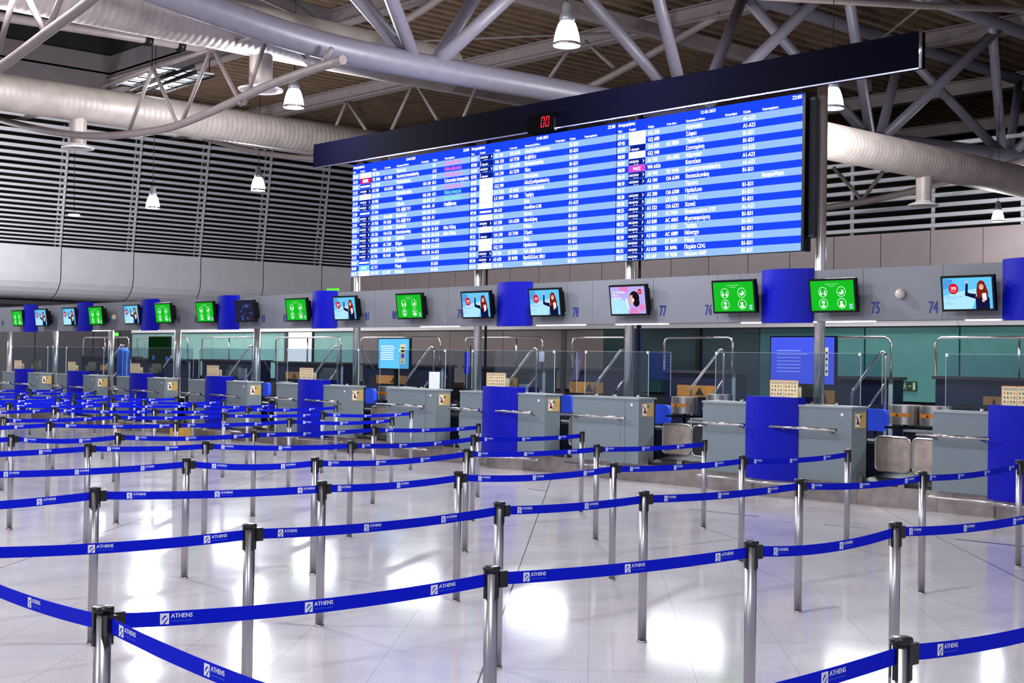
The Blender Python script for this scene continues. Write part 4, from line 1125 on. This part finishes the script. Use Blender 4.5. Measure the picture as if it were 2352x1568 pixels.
# free-standing displays
def display(lab, a, b, c, d, X, fn):
    p, q = onx(a, d, X), onx(b, c, X); w = p.y-q.y; h = q.z-p.z
    t = thing('hanging_display', lab, 'display', (X, p.y, p.z), RF)
    m = MB(); m.box((-.02, 0, -.02), (w+.02, .06, h+.02), BLACK); m.build('bezel', t)
    m = MB(); fn(m, w, h); m.build('display', t)
    m = MB(); m.box((w*.45, .06, -p.z+.0), (w*.55, .12, h*.6), BLACK); m.box((w*.2, -.1, -p.z), (w*.8, .3, -p.z+.03), BLACK); m.build('stand', t)
def f1(m, w, h):
    quad(m, 0, w, 0, h, S_ROY, -.002)
    for k in range(7): quad(m, w*.1, w*(.48 if k != 1 else .58), h*(.70-k*.075), h*(.72-k*.075), S_ROYL, -.004)
    quad(m, w*.86, w*.91, h*.18, h*.78, S_YEL, -.004)
    for k in range(4): quad(m, w*.87, w*.90, h*(.25+k*.13), h*(.30+k*.13), S_ROY if k == 1 else S_HAIRB, -.006)
def f2(m, w, h):
    quad(m, 0, w, 0, h, S_BLUE, -.002)
    for k in range(7): quad(m, w*.08, w*(.5 if k != 1 else .55), h*(.74-k*.075), h*(.77-k*.075), S_WHITE, -.004)
    quad(m, w*.72, w*.89, h*.15, h*.82, S_YEL, -.004); disc(m, w*.805, h*.43, w*.055, S_ROY, -.006, 14); quad(m, w*.75, w*.86, h*.56, h*.62, S_HAIRB, -.006); quad(m, w*.75, w*.86, h*.68, h*.72, S_HAIRB, -.006); quad(m, w*.78, w*.82, h*.2, h*.26, S_ROY, -.006)
def f3(m, w, h):
    quad(m, 0, w, 0, h, em('display_green_reflection', (8, 34, 10), 1), -.002); disc(m, w*.25, h*.2, w*.06, S_TXT, -.004, 10); quad(m, w*.85, w*.95, h*.08, h*.25, S_ROY, -.004)  # green reflection on the black screen is put into its glow colour
display('big royal blue information display behind the column at right', 1770, 1917, 774, 879, 17.0, f1)
display('light blue information display below the left end of the board', 869, 940, 778, 845, 17.4, f2)
display('black display with painted green reflection in front of the teal wall at far left', 341, 389, 774, 832, 17.3, f3)

# small computer screens and printers on the staff side
for (px, py, wp, hp, lab) in ((1418, 905, 28, 20, 'black computer monitor left of the second board joint column'), (1200, 893, 30, 22, 'pale tilted computer monitor right of the first cream notice'), (1868, 905, 46, 34, 'black till printer right of the big blue desk section'),
                              (2208, 940, 52, 24, 'black framed monitor on the right-hand desk'), (760, 880, 40, 16, 'dark monitor on the desk with the creased notice'), (555, 858, 36, 24, 'grey slanted printer on the desk left of the fifth column'),
                              (1050, 898, 40, 40, 'black labelled cabinet between the plain desk and the board joint column'), (80, 835, 24, 16, 'black monitor on the leftmost desk'), (205, 848, 34, 14, 'black monitor on the desk second from left'), (362, 852, 40, 20, 'black monitor below the black display with green reflection')):
    X = 15.75; p = onx(px, py, X); k = sqrt(p.x**2+p.y**2)/FPX; w, h = wp*k*.8, hp*k
    t = thing('desk_monitor', lab, 'monitor', (X, p.y, p.z), RF)
    pale = 'pale' in lab or 'grey' in lab
    m = MB(); m.box((-w/2, 0, -h/2), (w/2, .05, h/2), GREYT if pale else BLACK); m.build('screen_back', t)
    m = MB(); m.tube([(0, .04, -h/2), (0, .06, -p.z+.80)], .02, BLACK, 8); m.box((-.12, -.02, -p.z+.78), (.12, .2, -p.z+.80), BLACK); m.build('stand', t)
# staff worktops running behind each desk
for i, (t0, y0, y1, W, bl) in enumerate(dinfo):
    m = MB(); m.box((XD+.75, y1+.02, .74), (XD+1.25, y0-.02, .78), GREYD); m.box((XD+.75, y1+.02, 0), (XD+.78, y0-.02, .74), INKN); m.box((XD+1.2, y1+.02, 0), (XD+1.25, y1+.08, .74), INKN)
    tag(m.build('staff_worktop'), ['staff worktop behind the right edge desk', 'staff worktop behind the big blue monitor desk', 'staff worktop behind the plain desk at the second board joint', 'staff worktop behind the desk at the first board joint', 'staff worktop behind the plain desk with the white paper',
        'staff worktop behind the desk with the creased notice', 'staff worktop behind the desk left of the fifth column', 'staff worktop behind the desk below the blue jacket', 'staff worktop behind the second desk from left', 'staff worktop behind the leftmost desk'][i], 'worktop')

# papers and garments
def sheet(lab, a, b, c, d, X, name='paper_sheet', mt=WHITE, skew=0, cat='paper'):
    p, q = onx(a, d, X), onx(b, c, X); w = p.y-q.y; h = q.z-p.z
    m = MB(); n = 6
    for e, fl in ((0, 1), (.006, 0)):
        for k in range(n):
            z0, z1 = h*k/n, h*(k+1)/n; s0_, s1_ = skew*k/n, skew*(k+1)/n
            m.poly([(s0_, e, z0), (w+s0_, e, z0), (w+s1_, e, z1), (s1_, e, z1)], mt)
    o = m.build(name); o.location = (X, p.y, p.z); o.rotation_euler = (0, 0, RF)
    return tag(o, lab, cat)
sheet('white paper stand on the plain desk left of the first board joint', 985, 1010, 854, 892, 15.0)
sheet('white tissue hanging on the clear screen at the first board joint', 1238, 1250, 807, 830, 15.3)
sheet('lilac leaflet hanging behind the clear screen at the second board joint', 1312, 1328, 808, 872, 16.9, mt=mat('lilac_paper', (168, 148, 186), .6), skew=.12)
def jacket(lab, a, b, c, d, X, col, legs=False):
    p, q = onx(a, d, X), onx(b, c, X); w = p.y-q.y; h = q.z-p.z
    t = thing('hanging_jacket', lab, 'jacket', (X, p.y-w/2, p.z), RF)
    m = MB(); prof = [(.44, 0), (.47, .1), (.44, .35), (.43, .6), (.48, .78), (.50, .86), (.42, .93), (.18, .97), (.1, 1.0)]; n = 16; b0 = len(m.v)
    vs = []; fs_ = []
    for r, z in prof:
        for j in range(n):
            a_ = 2*pi*j/n; vs.append((w*r*cos(a_)*(1+.06*sin(5*a_)), w*.35*r*sin(a_)*(1+.12*sin(7*a_)), h*z))
    for i in range(len(prof)-1):
        for j in range(n): fs_.append((i*n+j, i*n+(j+1) % n, (i+1)*n+(j+1) % n, (i+1)*n+j))
    m.raw(vs, fs_, col, True); m.build('cloth', t)
    m = MB(); m.tube([(0, 0, h), (0, .0, h+.05), (0, .05, h+.07)], .006, CHROME, 6); m.build('hook', t)
    m = MB(); m.tube([(X+.1, p.y-w/2, 0), (X+.1, p.y-w/2, p.z+h+.09)], .014, BLACK, 8); m.lathe([(0, 0), (.18, 0), (.18, .02), (0, .03)], BLACK, 16, (X+.1, p.y-w/2, 0))
    tag(m.build('coat_stand'), 'black coat stand carrying the '+lab.split(' hanging')[0], 'coat stand')
JB = mat('bright_blue_cloth', (18, 84, 190), .7, 0, .2, 8)
jacket('long blue jacket hanging right of the third column near the exit sign', 270, 295, 797, 868, 16.9, JB)
jacket('narrow royal blue cloth hanging left of the first board joint column', 1065, 1077, 806, 858, 16.9, mat('royal_cloth', (16, 26, 225), .7))

# exit signs
p = onx(268, 768, 19.6); t = thing('exit_sign', 'glowing green exit sign beside the third column', 'sign', (19.6, p.y, p.z), RF)
m = MB(); m.box((-.16, 0, -.06), (.16, .05, .07), BLACK); m.build('case', t)
m = MB(); quad(m, -.15, .15, -.05, .06, E_EXIT, -.003); disc(m, -.02, .03, .012, S_WHITE, -.005, 8); m.poly([(-.05, -.005, -.03), (.0, -.005, -.0), (.03, -.005, -.035), (.01, -.005, .02), (-.04, -.005, .015)], S_WHITE); quad(m, .05, .09, -.005, .012, S_WHITE, -.005); m.build('lit_face', t)
m = MB(); m.tube([(0, .06, -p.z), (0, .06, .06)], .015, BLACK, 6); m.build('stand_pole', t)
p, q = onx(2070, 897, XG-.02), onx(2105, 876, XG-.02); w = p.y-q.y; h = q.z-p.z
t = thing('escape_sign', 'dark photoluminescent running man escape sign on the teal wall', 'sign', (XG-.02, p.y, p.z), RF)
PLU = mat('faded_green_print', (150, 178, 130), .5)
m = MB(); m.box((0, 0, 0), (w, .018, h), mat('dark_sign_green', (14, 44, 34), .4)); m.build('plate', t)
m = MB(); quad(m, w*.76, w*.94, h*.12, h*.88, PLU, -.003); disc(m, w*.25, h*.78, h*.08, PLU, -.003, 10)
for pts in (((.22, .68), (.28, .68), (.24, .38), (.18, .4)), ((.18, .42), (.24, .4), (.14, .15), (.08, .17)), ((.2, .44), (.25, .4), (.34, .3), (.3, .12), (.26, .12), (.28, .28)), ((.25, .66), (.36, .52), (.34, .48), (.24, .58)), ((.2, .66), (.1, .56), (.11, .5), (.21, .58)),
            ((.42, .47), (.6, .47), (.6, .54), (.42, .54)), ((.56, .36), (.68, .505), (.56, .65), (.6, .505))):
    m.poly([(w*a, -.003, h*b) for a, b in pts], PLU)
m.build('symbols', t)
# cardboard cartons by the plinth
for k, (a, b, c, d, lab) in enumerate(((380, 431, 966, 991, 'pair of ochre cartons on the floor below the left desks'), (246, 259, 958, 974, 'small ochre carton on the floor further left'))):
    p = onz((a+b)/2, d, 0); p = p*(14.35/p.x); kk = p.length/FPX
    w = (b-a)*kk*.8; h = (d-c)*kk; t = thing('carton', lab, 'carton', (p.x, p.y, 0), RF+.3)
    m = MB(); m.box((-w/2, 0, 0), (-.004, .28, h), mat('ochre_cardboard', (206, 164, 84), .6, 0, .15, 20)); m.box((.004, 0, 0), (w/2, .28, h), mat('ochre_cardboard', (206, 164, 84), .6, 0, .15, 20)); m.build('box_body', t)
    m = MB(); quad(m, -w*.12, w*.12, h*.3, h*.75, ORANGE, -.003); m.build('sticker', t)

# blue line markings on the floor
LM = mat('dark_blue_floor_tape', (44, 44, 96), .35)
for k, (p0, p1, lab) in enumerate((((2195, 1238), (2352, 1255), 'dark blue tape line on the floor at the right edge'), ((1585, 1169), (1742, 1186), 'dark blue tape line on the floor in front of the big blue desk section'), ((1893, 1204), (1988, 1213), 'short dark tape line on the floor at right'),
                                   ((805, 1072), (880, 1080), 'dark tape line on the floor left of the plain desk'), ((1215, 1122), (1255, 1128), 'short dark tape line on the floor beneath the first board joint'))):
    a, b = onz(*p0, 0), onz(*p1, 0); d = (b-a).normalized(); n_ = Vector((-d.y, d.x, 0))*.022
    m = MB(); m.raw([a-n_, b-n_, b+n_, a+n_]+[v+Vector((0, 0, .0025)) for v in (a-n_, b-n_, b+n_, a+n_)], [(3,2,1,0), (4,5,6,7), (0,1,5,4), (1,2,6,5), (2,3,7,6), (3,0,4,7)], LM)
    tag(m.build('floor_tape'), lab, 'tape')

# ------------------------------------------------------------------ belt barrier
HP = .95
DEL = .024
def Q(x, y): return Vector((x*cos(DEL)+y*sin(DEL), -x*sin(DEL)+y*cos(DEL), 0))
def T(px, py): p = onz(px, py, HP); return Vector((p.x, p.y, 0))
rows = [
 ('the cut-off nearest row', [Q(1.9, 2.3), T(2070, 1462), Q(4.95, 2.3)]),
 ('the first full row', [T(237, 1391), T(1129.3, 1299), T(1725.5, 1241), T(2056.8, 1198.5), Q(8.0, 4.05)]),
 ('the second full row', [Q(1.93, 5.98), T(573.5, 1202), T(1147.2, 1151.5), T(1479.3, 1127), T(1836.2, 1099), T(2119.3, 1082), T(2341.3, 1056)]),
 ('the third full row', [Q(1.95, 7.85), T(218.4, 1118), T(739.8, 1104), T(1052.8, 1081), T(1409.2, 1062), T(1705, 1045.5), T(1947.2, 1031.5)]),
 ('the fourth full row', [Q(3.45, 9.65), T(428.6, 1051), T(723.7, 1049.5), T(1071.4, 1029.5), T(1370.9, 1019.5), T(1618.4, 1009)]),
 ('the fifth row from the camera', [Q(3.5, 11.7), T(202.3, 1017), T(472.7, 1012), T(806, 1011.5), T(1087.2, 997), T(1337.2, 990)]),
 ('the sixth row from the camera', [Q(3.6, 13.4), T(26.3, 996), T(270.9, 992.5), T(584, 987.5), T(859, 977), T(1099.2, 972)]),
 ('the seventh row from the camera', [Q(4.9, 15.6), T(112, 966), T(404, 967), T(665, 959), T(901, 957)]),
 ('the eighth row from the camera', [T(7, 956), T(265, 949), T(514, 946), T(741, 944), T(945, 942)]),
 ('the ninth row from the camera', [Q(6.7, 19.8), T(124, 934), T(355, 937), Q(11.3, 19.5), T(772, 929.5)]),
 ('the tenth row from the camera', [Q(6.9, 22.1), T(19, 924), T(238, 924), T(444, 925), T(634, 924)]),
 ('the eleventh row from the camera', [Q(8.4, 23.2), Q(9.9, 23.1), T(330, 917), T(514, 917)]),
 ('the twelfth row from the camera', [Q(8.3, 25), T(133, 912.5), Q(11.4, 24.8), T(405, 910)]),
 ('the thirteenth row from the camera', [Q(8.6, 26.6), T(42, 905), Q(11.5, 26.8), T(309, 901.6)]),
 ('the fourteenth row from the camera', [Q(9.9, 28.8), Q(11.4, 28.8), Q(12.9, 28.9)]),
 ('the furthest row', [Q(10.3, 31), T(63, 891), T(144, 890)]),
]
ORD = ['first', 'second', 'third', 'fourth', 'fifth', 'sixth', 'seventh', 'eighth']
proto = thing('belt_post', 'x', 'queue barrier post', (0, 0, 0), 0, 'belt barrier posts')
m = MB(); m.tube([(0, 0, .004), (0, 0, HP-.02)], .0275, STEEL, 20); m.build('post', proto)
m = MB(); m.lathe([(0, 0), (.033, 0), (.033, .008), (.028, .014)], CHROME, 20); m.build('foot_ring', proto)
m = MB(); m.lathe([(0.028, HP-.022), (.034, HP-.02), (.0355, HP-.012), (.034, HP-.002), (.030, HP), (0, HP)], CAPB, 24); m.build('cap', proto)
for k in range(4):
    a = k*pi/2; c, s = cos(a), sin(a); m = MB()
    pts = [(.024, -.0075), (.0345, -.0075), (.0345, .0075), (.024, .0075)]
    vs = [(x*c-y*s, x*s+y*c, z) for z in (HP-.125, HP-.02) for x, y in pts]
    m.raw(vs, [(3,2,1,0), (4,5,6,7), (0,1,5,4), (1,2,6,5), (2,3,7,6), (3,0,4,7)], CAPB); m.build('belt_slot', proto)
hm = MB(); hm.box((.030, -.018, HP-.085), (.066, .018, HP-.022), CAPB); hold_me = None

LOGO = None
def logo2d():
    """(u, v, material) faces of the printed logo, u to the right, v up, height .034"""
    L_ = MB()
    quad(L_, 0, .032, -.018, .018, WHITE)
    L_.poly([(.018, -.001, .012), (.011, -.001, .006), (.006, -.001, -.003), (.008, -.001, -.006), (.016, -.001, .004), (.023, -.001, .008)], BELT)
    L_.poly([(.010, -.001, -.018), (.014, -.001, -.012), (.024, -.001, -.001), (.029, -.001, .004), (.026, -.001, -.004), (.018, -.001, -.014), (.016, -.001, -.018)], BELT)
    put_text(L_, 'ATHENS', .038, .002, .0145, WHITE, 0, 1.0, .078, bold=.0012)
    put_text(L_, 'INTERNATIONAL AIRPORT', .038, -.011, .005, LBLUE, 0, 1.0, .078)
    return L_
LG = logo2d()
LGB = MB(); quad(LGB, 0, .032, -.018, .018, WHITE); quad(LGB, .010, .022, -.008, .006, BELT, -.001); put_text(LGB, 'ATHENS', .038, .002, .0145, WHITE, 0, 1.0, .078, bold=.0012)
def belt(parent, a, b, sag, first, far=False):
    """webbing from post a to post b, built in a's local frame (a at origin, unrotated)"""
    d = b-a; L_ = d.length; d = d/L_; n = Vector((d.y, -d.x, 0))      # n faces the camera side for rows running away to the right
    if n.y > 0 and abs(d.x) > abs(d.y): n = -n
    if abs(d.y) >= abs(d.x) and n.x > 0: n = -n
    s0_, s1_ = .062, L_-.030; zc = HP-.054; N_ = 16; hw = .0245; th = .0012
    def P(s, v, e):
        t = (s-s0_)/(s1_-s0_); z = zc+v-sag*4*t*(1-t)
        return d*s+n*e+Vector((0, 0, z))
    m = MB()
    for i in range(N_):
        sa, sb = s0_+(s1_-s0_)*i/N_, s0_+(s1_-s0_)*(i+1)/N_
        m.poly([P(sa, -hw, th), P(sb, -hw, th), P(sb, hw, th), P(sa, hw, th)], BELT, True)
        m.poly([P(sa, hw, -th), P(sb, hw, -th), P(sb, -hw, -th), P(sa, -hw, -th)], BELT, True)
        m.poly([P(sa, hw, th), P(sb, hw, th), P(sb, hw, -th), P(sa, hw, -th)], BELT); m.poly([P(sa, -hw, -th), P(sb, -hw, -th), P(sb, -hw, th), P(sa, -hw, th)], BELT)
    bo = m.build('belt', parent)
    # does u grow along +d when seen from the n side?
    right = Vector((0, 0, 1)).cross(n)            # viewer's right when looking along -n
    sgn = 1 if right.dot(d) > 0 else -1
    src = LGB if far else LG
    s = first; SP = .545
    while s+.13 < L_-.03:
        m = MB(); base = len(m.v)
        for (u, e, v) in src.v:
            ss = s+u if sgn > 0 else s+.12-u
            m.v.append(tuple(P(ss, v, th+.0006-e*.4)))
        for f, k, sm_ in zip(src.f, src.m, src.sm):
            m.f.append(tuple(base+i for i in f)); m.m.append(m.mi(src.mats[k])); m.sm.append(False)
        s += SP; m.build('printed_logo', bo)
    # cassette box where the belt leaves the post
    c = d; h2 = MB(); q = Vector((-d.y, d.x, 0))
    vs = [c*x+q*y+Vector((0, 0, z)) for z in (HP-.086, HP-.022) for x, y in ((.028, -.018), (.068, -.018), (.068, .018), (.028, .018))]
    h2.raw(vs, [(3,2,1,0), (4,5,6,7), (0,1,5,4), (1,2,6,5), (2,3,7,6), (3,0,4,7)], CAPB); h2.build('belt_holder', parent)
rnd = random.Random(5)
used = False
posts = {}
for ri, (rn, pts) in enumerate(rows):
    n = len(pts)
    for k, p in enumerate(pts):
        j = n-k      # counted from the right hand end
        where = 'last at the right-hand end of ' if j == 1 else ('%s from the right-hand end of ' % ORD[j-1])
        extra = ', open end without a belt' if False else ''
        lab = 'steel belt post, ' + where + rn
        if not used: t = proto; t.location = p; t['label'] = lab; used = True
        else: t = dup(proto_clean, p, 0, lab)
        if ri == 0 and k == 0:
            proto_clean = dup(t, p, 0, 'x')
        posts[(ri, k)] = (t, p)
for c in list(proto_clean.children): bpy.data.objects.remove(c)
bpy.data.objects.remove(proto_clean)
for ri, (rn, pts) in enumerate(rows):
    for k in range(len(pts)-1):
        t, p = posts[(ri, k)]
        belt(t, p, pts[k+1], rnd.uniform(.012, .03), .12+rnd.uniform(0, .08), ri > 7)
# perimeter belts on the left
t, p = posts[(1, 0)]
belt(t, p, posts[(0, 0)][1], .03, .12)
t2, p2 = posts[(2, 0)]
belt(t2, p2, p, .03, .10)
bpy.context.view_layer.update()
